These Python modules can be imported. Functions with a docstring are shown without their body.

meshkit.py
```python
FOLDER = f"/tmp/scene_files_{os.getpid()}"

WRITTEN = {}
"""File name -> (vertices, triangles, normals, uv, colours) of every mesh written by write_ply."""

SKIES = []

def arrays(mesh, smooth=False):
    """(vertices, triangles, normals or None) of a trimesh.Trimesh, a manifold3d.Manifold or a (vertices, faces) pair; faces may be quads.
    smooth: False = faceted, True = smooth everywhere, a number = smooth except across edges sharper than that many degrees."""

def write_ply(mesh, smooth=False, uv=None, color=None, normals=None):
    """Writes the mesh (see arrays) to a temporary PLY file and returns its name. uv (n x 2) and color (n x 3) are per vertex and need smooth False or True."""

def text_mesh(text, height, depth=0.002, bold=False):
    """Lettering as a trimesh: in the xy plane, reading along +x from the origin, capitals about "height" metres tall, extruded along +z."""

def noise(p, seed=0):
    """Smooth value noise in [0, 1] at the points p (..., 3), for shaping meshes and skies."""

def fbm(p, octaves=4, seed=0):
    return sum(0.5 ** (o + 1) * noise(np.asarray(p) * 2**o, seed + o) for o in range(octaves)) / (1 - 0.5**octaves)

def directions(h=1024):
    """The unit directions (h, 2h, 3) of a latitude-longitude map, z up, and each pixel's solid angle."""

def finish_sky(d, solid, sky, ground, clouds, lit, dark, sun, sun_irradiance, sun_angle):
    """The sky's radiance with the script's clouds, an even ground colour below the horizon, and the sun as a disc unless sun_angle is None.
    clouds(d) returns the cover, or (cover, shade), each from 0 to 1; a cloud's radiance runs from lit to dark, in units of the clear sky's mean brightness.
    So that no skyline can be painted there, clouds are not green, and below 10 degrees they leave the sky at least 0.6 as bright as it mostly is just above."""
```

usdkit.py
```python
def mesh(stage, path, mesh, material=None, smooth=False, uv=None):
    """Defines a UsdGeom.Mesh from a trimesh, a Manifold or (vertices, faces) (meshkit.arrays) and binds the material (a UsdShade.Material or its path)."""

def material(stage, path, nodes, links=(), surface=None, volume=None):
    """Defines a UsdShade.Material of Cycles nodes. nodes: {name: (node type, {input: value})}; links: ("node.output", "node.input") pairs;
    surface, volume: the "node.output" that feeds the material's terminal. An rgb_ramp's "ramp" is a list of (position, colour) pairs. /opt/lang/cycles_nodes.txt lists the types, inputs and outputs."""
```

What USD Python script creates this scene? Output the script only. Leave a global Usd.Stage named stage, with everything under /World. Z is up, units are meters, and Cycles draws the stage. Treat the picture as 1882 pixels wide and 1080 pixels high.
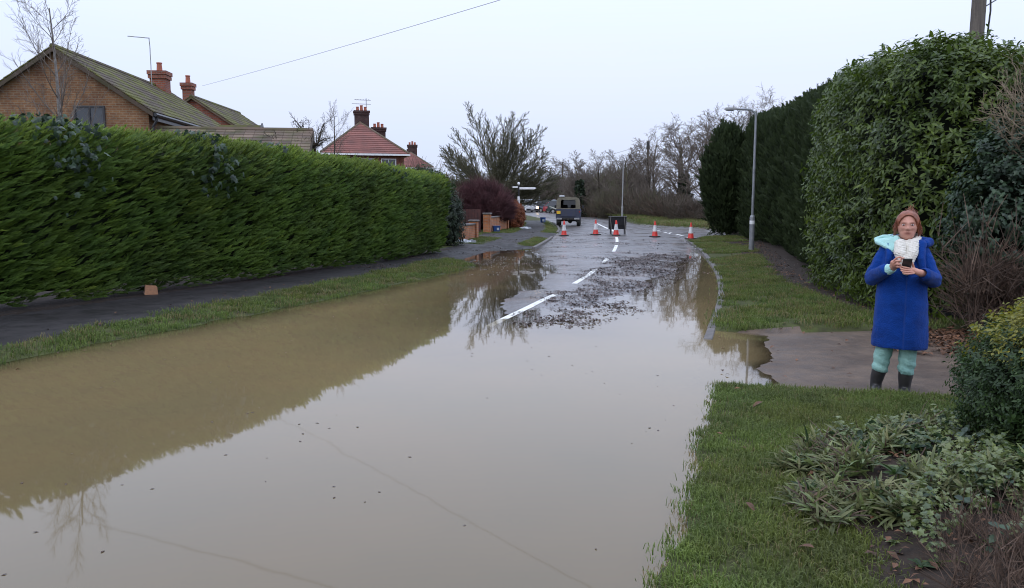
import math, random
import numpy as np, trimesh, usdkit, meshkit
import manifold3d as m3
from scipy.spatial import cKDTree
from scipy.spatial.transform import Rotation as Rot
from scipy.interpolate import PchipInterpolator
from shapely.geometry import Polygon
from pxr import Usd, UsdGeom, UsdLux, UsdShade, Gf, Sdf, Vt

stage = Usd.Stage.CreateInMemory()
UsdGeom.SetStageUpAxis(stage, 'Z'); UsdGeom.SetStageMetersPerUnit(stage, 1.0)
W = UsdGeom.Xform.Define(stage, '/World'); stage.SetDefaultPrim(W.GetPrim())
UsdGeom.Scope.Define(stage, '/World/Looks')

# ---------------------------------------------------------------- camera, sky, sun
CAM_H = 1.75
cam = UsdGeom.Camera.Define(stage, '/World/camera')
cam.CreateHorizontalApertureAttr(36.0); cam.CreateVerticalApertureAttr(36.0 * 588 / 1024)
cam.CreateFocalLengthAttr(27.737); cam.CreateClippingRangeAttr((0.05, 5000))
cam.AddTranslateOp().Set((0, 0, CAM_H)); cam.AddRotateXOp().Set(90 - 6.61)
cam.CreateExposureAttr(0.0)
SUN_EL, SUN_DIR = math.radians(42), (-0.5, -0.6)
SUN_ROT = math.atan2(*SUN_DIR)
SKY_STRENGTH = 0.1
CLOUD_A, CLOUD_B = (6.8, 7.85, 10.2), (7.25, 7.9, 10.0)
ZENITH = 1.3   # an overcast sky brightens towards the zenith
usdkit.material(stage, '/World/Looks/overcast_sky', {
    'sky': ('sky_texture', {'sky_type': 'single_scattering', 'sun_disc': False, 'sun_elevation': SUN_EL, 'sun_rotation': SUN_ROT, 'altitude': 60.0, 'aerosol_density': 1.5}),
    'tc': ('texture_coordinate', {}), 'mp': ('mapping', {'scale': (1.3, 1.3, 4.0)}),
    'n': ('noise_texture', {'scale': 1.1, 'detail': 4.0, 'roughness': 0.5}),
    'cl': ('rgb_ramp', {'ramp': [(0.32, (0, 0, 0)), (0.68, (1, 1, 1))]}),
    'c': ('mix_color', {'a': CLOUD_A, 'b': CLOUD_B, 'use_clamp': False}),
    'm': ('mix_color', {'fac': 0.93, 'use_clamp': False}), 'sx': ('separate_xyz', {}), 'ze': ('math', {'math_type': 'maximum', 'value2': 0.0}), 'zk': ('math', {'math_type': 'multiply_add', 'value2': ZENITH, 'value3': 1.0}), 'cc': ('combine_color', {}), 'mz': ('mix_color', {'blend_type': 'multiply', 'fac': 1.0, 'use_clamp': False}),
    'bg': ('background_shader', {'strength': SKY_STRENGTH})},
    [('tc.generated', 'mp.vector'), ('mp.vector', 'n.vector'), ('n.fac', 'cl.fac'), ('cl.color', 'c.fac'), ('sky.color', 'm.a'), ('c.result', 'm.b'), ('m.result', 'mz.a'), ('tc.generated', 'sx.vector'), ('sx.z', 'ze.value1'), ('ze.value', 'zk.value1'), ('zk.value', 'cc.r'), ('zk.value', 'cc.g'), ('zk.value', 'cc.b'), ('cc.color', 'mz.b'), ('mz.result', 'bg.color')], surface='bg.background')
dome = UsdLux.DomeLight.Define(stage, '/World/sky')
UsdShade.MaterialBindingAPI.Apply(dome.GetPrim()).Bind(UsdShade.Material.Get(stage, '/World/Looks/overcast_sky'))
dome.GetPrim().SetCustomDataByKey('kind', 'structure')
sun = UsdLux.DistantLight.Define(stage, '/World/sun')
sun.CreateNormalizeAttr(True); sun.CreateIntensityAttr(0.2); sun.CreateAngleAttr(25.0); sun.CreateColorAttr(Gf.Vec3f(1, .97, .93))
_d = np.array([SUN_DIR[0], SUN_DIR[1], 0]); _d = _d / np.linalg.norm(_d) * math.cos(SUN_EL); _d[2] = math.sin(SUN_EL)
_r, _ = Rot.align_vectors([_d], [[0, 0, 1]]); _q = _r.as_quat()
sun.AddOrientOp().Set(Gf.Quatf(float(_q[3]), float(_q[0]), float(_q[1]), float(_q[2])))

# ---------------------------------------------------------------- helpers
used = {}
def uniq(parent, name):
    k = (parent, name); n = used.get(k, -1) + 1; used[k] = n
    return f'{parent}/{name}' if n == 0 else f'{parent}/{name}_{n:03d}'
def path_of(p): return str(p.GetPath()) if p is not None else '/World'
def tag(o, label=None, cat=None, group=None, kind=None):
    for k, v in (('label', label), ('category', cat), ('group', group), ('kind', kind)):
        if v: o.SetCustomDataByKey(k, v)
    return o
def thing(name, label, cat, loc=(0, 0, 0), rz=0.0, group=None, kind=None, scale=None):
    x = UsdGeom.Xform.Define(stage, uniq('/World', name))
    x.AddTranslateOp().Set(tuple(map(float, loc))); x.AddRotateZOp().Set(float(rz))
    if scale is not None: x.AddScaleOp().Set(Gf.Vec3f(*map(float, scale)))
    return tag(x.GetPrim(), label, cat, group, kind)
def copy(root, label, loc, rz=0.0, scale=None, group=None, name=None):
    r = thing(name or root.GetName().rstrip('0123456789_'), label, root.GetCustomDataByKey('category'), loc, rz, group or root.GetCustomDataByKey('group'), None, scale)
    r.GetReferences().AddInternalReference(root.GetPath()); r.SetInstanceable(True)
    return r
def part(name, mesh, mat, parent=None, smooth=False, kind=None, label=None, cat=None, group=None, prim=None):
    if isinstance(mesh, MB): mesh, prim = mesh.mesh(), {**mesh.prims(), **(prim or {})}
    p = usdkit.mesh(stage, uniq(path_of(parent), name), mesh, f'/World/Looks/{mat}', smooth)
    for k, v in (prim or {}).items():
        t, ty = (Vt.FloatArray, Sdf.ValueTypeNames.FloatArray)
        UsdGeom.PrimvarsAPI(p).CreatePrimvar(k, ty, 'vertex').Set(t.FromNumpy(np.asarray(v, np.float32)))
    return tag(p.GetPrim(), label, cat, group, kind)

def norm(a): a = np.asarray(a, float); return a / np.maximum(np.linalg.norm(a, axis=-1, keepdims=True), 1e-12)
class MB:
    """collects triangles (with one tone per vertex)"""
    def __init__(s): s.v, s.f, s.t, s.n = [], [], [], 0
    def add(s, v, f, tone=0.5):
        v = np.asarray(v, float); f = np.asarray(f, int)
        if f.shape[1] == 4: f = np.vstack([f[:, [0, 1, 2]], f[:, [0, 2, 3]]])
        s.v.append(v); s.f.append(f + s.n); s.t.append(np.broadcast_to(np.asarray(tone, float), (len(v),))); s.n += len(v); return s
    def tm(s, m, tone=0.5): return s.add(m.vertices, m.faces, tone)
    def box(s, c, size, rz=0.0, bev=0.0, R=None):
        m = rbox(size, bev) if bev else trimesh.creation.box(size)
        v = np.array(m.vertices)
        if R is not None: v = v @ np.asarray(R).T
        c_, s_ = math.cos(rz), math.sin(rz)
        v = np.stack([v[:, 0] * c_ - v[:, 1] * s_, v[:, 0] * s_ + v[:, 1] * c_, v[:, 2]], 1) + np.asarray(c)
        return s.add(v, m.faces)
    def tube(s, P, R, n=6, tone=0.5):
        P = np.asarray(P, float)[None]; R = np.broadcast_to(np.asarray(R, float), P.shape[:2])
        v, f = tubes(P, R, n, True); return s.add(v, f, tone)
    def prims(s): return {'tone': np.concatenate(s.t)}
    def mesh(s): return np.vstack(s.v), np.vstack(s.f)
def rbox(size, b):
    h = np.asarray(size) / 2; pts = []
    for sx in (-1, 1):
        for sy in (-1, 1):
            for sz in (-1, 1):
                for k in range(3):
                    q = h - b; q[k] = h[k]; pts.append(q * (sx, sy, sz))
    return trimesh.convex.convex_hull(np.array(pts))
def tubes(P, R, n=3, caps=False):
    """N polylines of m points at once: P (N,m,3), R (N,m)"""
    P = np.asarray(P, float); R = np.asarray(R, float); N, m = P.shape[:2]
    T = norm(np.gradient(P, axis=1)) if m > 2 else norm(np.repeat(P[:, 1:] - P[:, :1], 2, 1))
    ref = np.where(np.abs(T[..., 2:3]) > .85, [1.0, 0.1, 0], [0, 0.1, 1.0])
    A = norm(np.cross(T, ref)); B = np.cross(T, A)
    a = np.arange(n) / n * 2 * np.pi
    ring = P[:, :, None] + R[..., None, None] * (np.cos(a)[:, None] * A[:, :, None] + np.sin(a)[:, None] * B[:, :, None])
    v = ring.reshape(-1, 3)
    i = (np.arange(N)[:, None, None] * m + np.arange(m - 1)[None, :, None]) * n
    k = np.arange(n)[None, None]; k2 = (k + 1) % n
    q = np.stack(np.broadcast_arrays(i + k, i + k2, i + n + k2, i + n + k), -1).reshape(-1, 4)
    f = np.vstack([q[:, [0, 2, 1]], q[:, [0, 3, 2]]])
    if caps:
        for e, rev in ((0, False), (m - 1, True)):
            b = (np.arange(N) * m + e) * n
            for j in range(1, n - 1):
                t = np.stack([b, b + j, b + j + 1], 1); f = np.vstack([f, t[:, ::-1] if rev else t])
    return v, f
def lathe(prof, n=20, c=(0, 0, 0)):
    prof = np.asarray(prof, float); a = np.arange(n) / n * 2 * np.pi
    v = np.stack([prof[:, 0, None] * np.cos(a), prof[:, 0, None] * np.sin(a), np.repeat(prof[:, 1, None], n, 1)], -1).reshape(-1, 3) + np.asarray(c)
    k = np.arange(n); q = []
    for i in range(len(prof) - 1): q.append(np.stack([i * n + k, i * n + (k + 1) % n, (i + 1) * n + (k + 1) % n, (i + 1) * n + k], 1))
    return v, np.vstack(q)
def hull(*pts): return trimesh.convex.convex_hull(np.vstack([np.atleast_2d(p) for p in pts]))
def place(pv, pf, pos, R, sc, tones=None, ptone=None):
    """many copies of a small mesh joined"""
    pv = np.asarray(pv, float); pos = np.asarray(pos); N = len(pos); sc = np.broadcast_to(np.asarray(sc, float), (N,))
    v = np.einsum('nij,kj->nki', R, pv) * sc[:, None, None] + pos[:, None]
    f = (np.asarray(pf)[None] + (np.arange(N) * len(pv))[:, None, None]).reshape(-1, 3)
    t = np.zeros((N, len(pv))) + .5
    if tones is not None: t = np.repeat(np.asarray(tones)[:, None], len(pv), 1)
    if ptone is not None: t = t + np.asarray(ptone)[None]
    return v.reshape(-1, 3), f, t.ravel()
def frames(x, n):
    """rotation matrices whose columns are x (leaf axis), y, z (about the normal n)"""
    x = norm(x); y = norm(np.cross(n, x)); z = np.cross(x, y)
    return np.stack([x, y, z], -1)
def instancer(name, parent, protos, pos, R, sc, idx, label=None):
    p = uniq(path_of(parent), name)
    I = UsdGeom.PointInstancer.Define(stage, p); rel = I.CreatePrototypesRel()
    UsdGeom.Scope.Define(stage, p + '/kinds')
    for k, (mesh, mt) in enumerate(protos):
        pr = {}
        if isinstance(mesh, MB): mesh, pr = mesh.mesh(), mesh.prims()
        q = usdkit.mesh(stage, f'{p}/kinds/kind_{k}', mesh, f'/World/Looks/{mt}')
        for kk, vv in pr.items(): UsdGeom.PrimvarsAPI(q).CreatePrimvar(kk, Sdf.ValueTypeNames.FloatArray, 'vertex').Set(Vt.FloatArray.FromNumpy(np.asarray(vv, np.float32)))
        rel.AddTarget(q.GetPath())
    N = len(pos); qs = Rot.from_matrix(R).as_quat()
    sc = np.asarray(sc, float); sc = np.repeat(sc[:, None], 3, 1) if sc.ndim == 1 else sc
    I.CreateProtoIndicesAttr(Vt.IntArray.FromNumpy(np.asarray(idx, np.int32)))
    I.CreatePositionsAttr(Vt.Vec3fArray.FromNumpy(np.asarray(pos, np.float32)))
    I.CreateScalesAttr(Vt.Vec3fArray.FromNumpy(sc.astype(np.float32)))
    I.CreateOrientationsAttr(Vt.QuathArray([Gf.Quath(float(a[3]), float(a[0]), float(a[1]), float(a[2])) for a in qs]))
    I.GetPrim().SetCustomDataByKey('kind', 'stuff')
    return I.GetPrim()

# ---------------------------------------------------------------- materials
def mat(name, c1, c2=None, scale=3.0, rough=0.6, rough2=None, bump=0.0, bscale=40.0, spec=0.5, detail=5.0, trans=0.0, tone=None, stretch=(1, 1, 1), metal=0.0, lo=.35, hi=.65, big=None, sheen=0.0, coat=0.0):
    c2 = c2 or tuple(x * .75 for x in c1)
    N = {'g': ('geometry', {}), 'mp': ('mapping', {'scale': stretch}), 'n': ('noise_texture', {'scale': scale, 'detail': detail, 'roughness': .6}),
         'r': ('rgb_ramp', {'ramp': [(lo, c1), (hi, c2)]}),
         'p': ('principled_bsdf', {'roughness': rough, 'specular_ior_level': spec, 'metallic': metal, 'sheen_weight': sheen, 'coat_weight': coat})}
    L = [('g.position', 'mp.vector'), ('mp.vector', 'n.vector'), ('n.fac', 'r.fac')]
    out = 'r.color'
    if big:
        N['n2'] = ('noise_texture', {'scale': big[0], 'detail': 3.0}); N['r2'] = ('rgb_ramp', {'ramp': [(.38, (1, 1, 1)), (.62, big[1])]})
        N['mb'] = ('mix_color', {'blend_type': 'multiply', 'fac': 1.0}); L += [('g.position', 'n2.vector'), ('n2.fac', 'r2.fac'), (out, 'mb.a'), ('r2.color', 'mb.b')]; out = 'mb.result'
    if tone:
        N['a'] = ('attribute', {'attribute': 'tone'}); N['rt'] = ('rgb_ramp', {'ramp': [(0.0, tone[0]), (1.0, tone[1])]})
        N['mt'] = ('mix_color', {'blend_type': 'multiply', 'fac': 1.0, 'use_clamp': False}); L += [('a.fac', 'rt.fac'), (out, 'mt.a'), ('rt.color', 'mt.b')]; out = 'mt.result'
    L.append((out, 'p.base_color'))
    if rough2 is not None:
        N['mr'] = ('map_range', {'from_min': lo, 'from_max': hi, 'to_min': rough, 'to_max': rough2, 'clamp': True}); L += [('n.fac', 'mr.value'), ('mr.result', 'p.roughness')]
    if bump:
        N['nb'] = ('noise_texture', {'scale': bscale, 'detail': 4.0}); N['b'] = ('bump', {'strength': bump, 'distance': .02})
        L += [('g.position', 'nb.vector'), ('nb.fac', 'b.height'), ('b.normal', 'p.normal')]
    surf = 'p.BSDF'
    if trans:
        N['tr'] = ('translucent_bsdf', {}); N['ms'] = ('mix_closure', {'fac': trans}); L += [(out, 'tr.color'), ('p.BSDF', 'ms.closure1'), ('tr.BSDF', 'ms.closure2')]; surf = 'ms.closure'
    usdkit.material(stage, f'/World/Looks/{name}', N, L, surface=surf)
    return name
def brickmat(name, c1, c2, mortar, bw=.225, bh=.075, ms=.012):
    usdkit.material(stage, f'/World/Looks/{name}', {
        'g': ('geometry', {}), 'sx': ('separate_xyz', {}), 'ad': ('math', {'math_type': 'add'}), 'cx': ('combine_xyz', {}),
        'b': ('brick_texture', {'color1': c1, 'color2': c2, 'mortar': mortar, 'scale': 1.0, 'brick_width': bw, 'row_height': bh, 'mortar_size': ms, 'bias': -.1}),
        'n': ('noise_texture', {'scale': 2.2, 'detail': 4.0}), 'r': ('rgb_ramp', {'ramp': [(.35, (1, 1, 1)), (.65, (.62, .58, .58))]}),
        'wn': ('noise_texture', {'scale': 9.0, 'detail': 2.0}), 'wr': ('rgb_ramp', {'ramp': [(.4, (1, 1, 1)), (.7, (.8, .74, .72))]}),
        'm': ('mix_color', {'blend_type': 'multiply', 'fac': 1.0}), 'm2': ('mix_color', {'blend_type': 'multiply', 'fac': .8}),
        'bp': ('bump', {'strength': .5, 'distance': .01, 'invert': True}), 'p': ('principled_bsdf', {'roughness': .85, 'specular_ior_level': .3})},
        [('g.position', 'sx.vector'), ('sx.x', 'ad.value1'), ('sx.y', 'ad.value2'), ('ad.value', 'cx.x'), ('sx.z', 'cx.y'), ('cx.vector', 'b.vector'),
         ('g.position', 'n.vector'), ('g.position', 'wn.vector'), ('n.fac', 'r.fac'), ('wn.fac', 'wr.fac'), ('b.color', 'm.a'), ('r.color', 'm.b'), ('m.result', 'm2.a'), ('wr.color', 'm2.b'), ('m2.result', 'p.base_color'), ('b.fac', 'bp.height'), ('bp.normal', 'p.normal')], surface='p.BSDF')
    return name
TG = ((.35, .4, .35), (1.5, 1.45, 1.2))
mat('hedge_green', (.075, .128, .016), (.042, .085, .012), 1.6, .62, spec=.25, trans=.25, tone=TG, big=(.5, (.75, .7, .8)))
mat('hedge_tip', (.125, .180, .022), (.080, .130, .018), 1.6, .6, spec=.25, trans=.3, tone=TG, big=(.5, (.85, .8, .8)))  # lighter copy of the hedge green: skylight on the hedge top put into the colour
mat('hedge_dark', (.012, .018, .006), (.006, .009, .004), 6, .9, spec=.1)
mat('laurel_leaf', (.050, .088, .016), (.027, .056, .013), 1.6, .42, spec=.35, trans=.18, tone=((.4, .42, .5), (2.0, 1.6, .8)))
mat('laurel_dark', (.010, .013, .007), (.005, .007, .004), 5, .9, spec=.1)
mat('conifer_green', (.028, .042, .017), (.016, .026, .012), 1.5, .7, spec=.2, trans=.15, tone=TG)
mat('ivy_leaf', (.026, .050, .022), (.016, .032, .018), 5, .42, spec=.35, trans=.1, tone=((.5, .5, .6), (1.6, 1.5, 1.4)))
mat('bush_green', (.030, .058, .016), (.020, .042, .014), 4, .5, spec=.35, trans=.2, tone=((.4, .5, .5), (1.5, 1.4, 1.0)))
mat('bush_gold', (.24, .21, .028), (.14, .15, .022), 5, .45, spec=.35, trans=.25, tone=((.5, .6, .6), (1.4, 1.3, 1.1)))
mat('shrub_dark', (.018, .032, .014), (.012, .02, .012), 3, .5, spec=.35, trans=.12, tone=TG)
mat('beech_leaf', (.24, .075, .028), (.15, .048, .022), 6, .6, spec=.25, trans=.2, tone=((.5, .5, .5), (1.4, 1.4, 1.4)))
mat('plum_twig', (.085, .035, .038), (.055, .026, .028), 3, .7, spec=.25, tone=((.6, .6, .6), (1.4, 1.3, 1.3)))
mat('bark', (.075, .062, .045), (.042, .036, .028), 9, .85, spec=.2, bump=.4, bscale=60)
mat('bark_green', (.115, .108, .062), (.062, .060, .040), 3, .85, spec=.2, bump=.3)
mat('twig', (.15, .122, .098), (.095, .078, .066), 3, .8, spec=.2)
mat('twig_pale', (.24, .19, .13), (.15, .115, .08), 4, .8, spec=.2)
mat('birch_bark', (.22, .20, .18), (.11, .10, .09), 12, .75, spec=.25)
mat('dead_stem', (.105, .074, .056), (.06, .042, .034), 14, .8, spec=.2, tone=((.5, .5, .5), (1.6, 1.5, 1.4)))
mat('dead_leaf', (.13, .062, .030), (.075, .040, .024), 20, .6, spec=.3, tone=((.4, .4, .4), (1.5, 1.4, 1.3)))
mat('grey_leaf', (.165, .170, .075), (.070, .088, .034), 9, .55, spec=.3, trans=.2, tone=((.5, .55, .5), (1.5, 1.4, 1.4)))
mat('bed_ivy', (.10, .13, .045), (.05, .08, .028), 6, .35, spec=.5, trans=.15, tone=((.4, .45, .5), (1.8, 1.6, 1.4)))
mat('lawn_soil', (.070, .082, .026), (.042, .044, .02), 5, .9, spec=.15, bump=.5, bscale=30)
mat('grass_blade', (.118, .180, .042), (.078, .118, .036), 2.2, .6, spec=.3, trans=.3, tone=((.45, .5, .45), (1.5, 1.35, 1.2)), big=(.9, (.95, .80, .75)))
mat('grass_straw', (.20, .165, .07), (.13, .12, .05), 6, .6, spec=.3, trans=.3, tone=((.6, .6, .6), (1.3, 1.3, 1.3)))
mat('soil', (.040, .028, .020), (.020, .015, .012), 8, .85, spec=.2, bump=.9, bscale=25)
mat('pavement_tar', (.032, .028, .027), (.017, .0155, .0155), 4, .8, rough2=.5, spec=.3, bump=.35, bscale=70, big=(.7, (.6, .58, .55)))
mat('concrete_wet', (.135, .094, .064), (.070, .050, .037), 5, .6, rough2=.4, spec=.4, bump=.6, bscale=70, detail=9, big=(1.1, (.62, .58, .56)))
mat('kerb_stone', (.135, .12, .11), (.07, .064, .06), 6, .65, bump=.3, bscale=50)
mat('white_paint', (.72, .72, .68), (.45, .44, .40), 9, .5, lo=.5, hi=.68, bump=.2)
mat('muck', (.028, .018, .014), (.070, .038, .028), 18, .4, spec=.5, bump=.8, bscale=50)
mat('field', (.05, .075, .02), (.07, .06, .03), .3, .9, spec=.15)
brickmat('brick_buff', (.27, .135, .060), (.19, .088, .044), (.26, .19, .12))
brickmat('brick_red', (.30, .085, .045), (.22, .062, .038), (.22, .16, .13))
brickmat('brick_orange', (.42, .155, .05), (.34, .11, .04), (.30, .2, .14))
brickmat('brick_dark', (.085, .04, .035), (.05, .028, .026), (.07, .055, .05))
mat('tile_moss', (.085, .066, .05), (.105, .105, .026), 1.1, .85, spec=.2, bump=.4, bscale=30, lo=.42, hi=.58, tone=((.8, .8, .8), (1.2, 1.2, 1.2)))
mat('tile_brown', (.12, .085, .062), (.075, .07, .03), 1.6, .8, spec=.3, bump=.4, bscale=30, lo=.45, hi=.68, tone=((.6, .6, .6), (1.4, 1.4, 1.4)))
mat('tile_pink', (.24, .098, .080), (.165, .078, .066), 1.5, .8, spec=.3, bump=.4, bscale=30, tone=((.75, .75, .75), (1.25, 1.25, 1.25)))
mat('black_gloss', (.012, .012, .014), (.018, .018, .02), 9, .3)
mat('white_gloss', (.72, .72, .72), (.6, .6, .6), 6, .35)
mat('terracotta', (.34, .10, .055), (.24, .075, .045), 8, .75)
mat('lead_grey', (.30, .30, .30), (.2, .2, .2), 8, .6)
mat('steel_grey', (.26, .27, .28), (.19, .20, .21), 6, .45, metal=.4)
mat('pole_wood', (.12, .10, .082), (.07, .058, .05), 4, .85, stretch=(6, 6, .5), bump=.4)
mat('wire_black', (.03, .03, .032), (.02, .02, .02), 5, .6)
mat('glass_dark', (.012, .015, .018), (.02, .022, .025), 2, .06, spec=.8)
mat('rubber', (.014, .014, .014), (.03, .026, .022), 8, .8)
mat('timber', (.42, .20, .10), (.30, .15, .08), 10, .7, stretch=(1, 4, 4))
mat('fence_red', (.085, .028, .022), (.05, .02, .018), 8, .8)
mat('water_scum', (.26, .16, .09), (.2, .13, .08), 9, .7)
# muddy water: its opacity comes from its depth (attribute "depth", metres)
usdkit.material(stage, '/World/Looks/flood_water', {
    'g': ('geometry', {}), 'a': ('attribute', {'attribute': 'depth'}),
    'mu': ('math', {'math_type': 'multiply', 'value2': -20.0}), 'ex': ('math', {'math_type': 'exponent'}), 'om': ('math', {'math_type': 'subtract', 'value1': 1.0, 'use_clamp': True}),
    'n': ('noise_texture', {'scale': .55, 'detail': 4.0}), 'r': ('rgb_ramp', {'ramp': [(.35, (.112, .081, .040)), (.65, (.094, .072, .037))]}),
    'df': ('diffuse_bsdf', {}), 'tr': ('transparent_bsdf', {'color': (.86, .80, .68)}), 'ms': ('mix_closure', {}),
    'nb': ('noise_texture', {'scale': 1.3, 'detail': 2.0}), 'b': ('bump', {'strength': .07, 'distance': .02}),
    'gl': ('glossy_bsdf', {'roughness': .03, 'color': (1, 1, 1)}), 'fr': ('fresnel', {'IOR': 1.52}), 'mf': ('mix_closure', {})},
    [('a.fac', 'mu.value1'), ('mu.value', 'ex.value1'), ('ex.value', 'om.value2'), ('g.position', 'n.vector'), ('n.fac', 'r.fac'), ('r.color', 'df.color'),
     ('om.value', 'ms.fac'), ('tr.BSDF', 'ms.closure1'), ('df.BSDF', 'ms.closure2'), ('g.position', 'nb.vector'), ('nb.fac', 'b.height'), ('b.normal', 'gl.normal'),
     ('fr.fac', 'mf.fac'), ('ms.closure', 'mf.closure1'), ('gl.BSDF', 'mf.closure2')], surface='mf.closure')
# asphalt: grit, wet sheen, thin mud film
usdkit.material(stage, '/World/Looks/road_tar', {
    'g': ('geometry', {}), 'n': ('noise_texture', {'scale': 1.1, 'detail': 6.0, 'roughness': .65}), 'r': ('rgb_ramp', {'ramp': [(.32, (.088, .082, .080)), (.5, (.066, .061, .060)), (.64, (.070, .052, .042))]}),
    'gr': ('noise_texture', {'scale': 160.0, 'detail': 2.0}), 'rg': ('rgb_ramp', {'ramp': [(.35, (.6, .6, .6)), (.7, (1.35, 1.35, 1.35))]}), 'm': ('mix_color', {'blend_type': 'multiply', 'fac': 1.0, 'use_clamp': False}),
    'n3': ('noise_texture', {'scale': .8, 'detail': 5.0}), 'mr': ('map_range', {'from_min': .38, 'from_max': .62, 'to_min': .16, 'to_max': .5, 'clamp': True}),
    'b': ('bump', {'strength': .25, 'distance': .006}), 'p': ('principled_bsdf', {'specular_ior_level': .5}), 'sz': ('separate_xyz', {}), 'wz': ('map_range', {'from_min': .0, 'from_max': .06, 'to_min': .35, 'to_max': 1.0, 'clamp': True}), 'wm': ('math', {'math_type': 'multiply'})},
    [('g.position', 'n.vector'), ('n.fac', 'r.fac'), ('g.position', 'gr.vector'), ('gr.fac', 'rg.fac'), ('r.color', 'm.a'), ('rg.color', 'm.b'), ('m.result', 'p.base_color'),
     ('g.position', 'n3.vector'), ('n3.fac', 'mr.value'), ('g.position', 'sz.vector'), ('sz.z', 'wz.value'), ('mr.result', 'wm.value1'), ('wz.result', 'wm.value2'), ('wm.value', 'p.roughness'), ('gr.fac', 'b.height'), ('b.normal', 'p.normal')], surface='p.BSDF')

# ---------------------------------------------------------------- terrain
CY = [-30, -10, 0, 6, 11.2, 14.9, 19.4, 23.1, 30, 38.4, 48, 59, 70, 86, 105, 130, 180, 400]
CX = [-13, -6.75, -3.72, -1.9, -.32, .81, 1.95, 2.72, 3.95, 5.05, 5.9, 6.2, 6.0, 5.0, 3.0, -1, -11, -70]
cline = PchipInterpolator(CY, CX)
_ys = np.linspace(-30, 400, 8600); _cp = np.stack([cline(_ys), _ys], 1); _ct = norm(np.gradient(_cp, axis=0)); _kd = cKDTree(_cp)
def road_frame(x, y):
    p = np.stack([np.ravel(x), np.ravel(y)], 1); i = _kd.query(p)[1]
    d = p - _cp[i]; t = d[:, 0] * _ct[i, 1] - d[:, 1] * _ct[i, 0]
    return _ys[i].reshape(np.shape(x)), t.reshape(np.shape(x))
def road_pt(yc, t):
    yc = np.asarray(yc, float); i = np.clip(np.searchsorted(_ys, yc), 0, len(_ys) - 1)
    return np.stack([cline(yc) + t * _ct[i, 1], yc - t * _ct[i, 0]], -1)
def zc(y): return np.interp(y, [-30, 3, 8, 11, 14, 18, 24, 30, 38, 60, 100, 200, 900], [-.3, -.17, -.075, -.012, .010, .020, .036, .075, .14, .26, .42, .8, 2])
def sstep(a, b, x): u = np.clip((x - a) / (b - a), 0, 1); return u * u * (3 - 2 * u)
WLY, WLT = [-10, 8.5, 12, 17, 21, 23.5, 28.5, 30.5, 36, 60], [4.6, 4.2, 3.85, 3.6, 3.45, 4.4, 4.6, 3.3, 3.15, 3.15]
DRIVE = Polygon([(1.2, 7.62), (2.0, 7.25), (3.9, 6.52), (6.5, 5.7), (12, 4.0), (12, 10.5), (5.2, 10.5), (3.1, 10.55), (2.2, 10.9)])
BED = Polygon([(1.70, 2.2), (1.58, 3.0), (1.70, 3.62), (1.62, 4.15), (1.75, 4.7), (2.05, 5.1), (2.7, 5.45), (3.3, 5.9), (4.6, 6.1), (6, 5.3), (6, 1.5), (3.5, 1), (1.9, 1.4)])
SIDE = Polygon([(5, 34.8), (7.9, 34.9), (9.3, 37.2), (10.8, 39.2), (16, 41.5), (60, 50), (60, 58), (20, 49.5), (12.8, 46.6), (10.3, 50.5), (8.9, 57), (5, 62)])
LDRIVE = Polygon([(3.3, 38.0), (2.2, 36.8), (-.4, 36.2), (-1.6, 36.6), (-1.5, 40.2), (.2, 40.8), (2.6, 42.2), (3.6, 43)])
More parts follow.
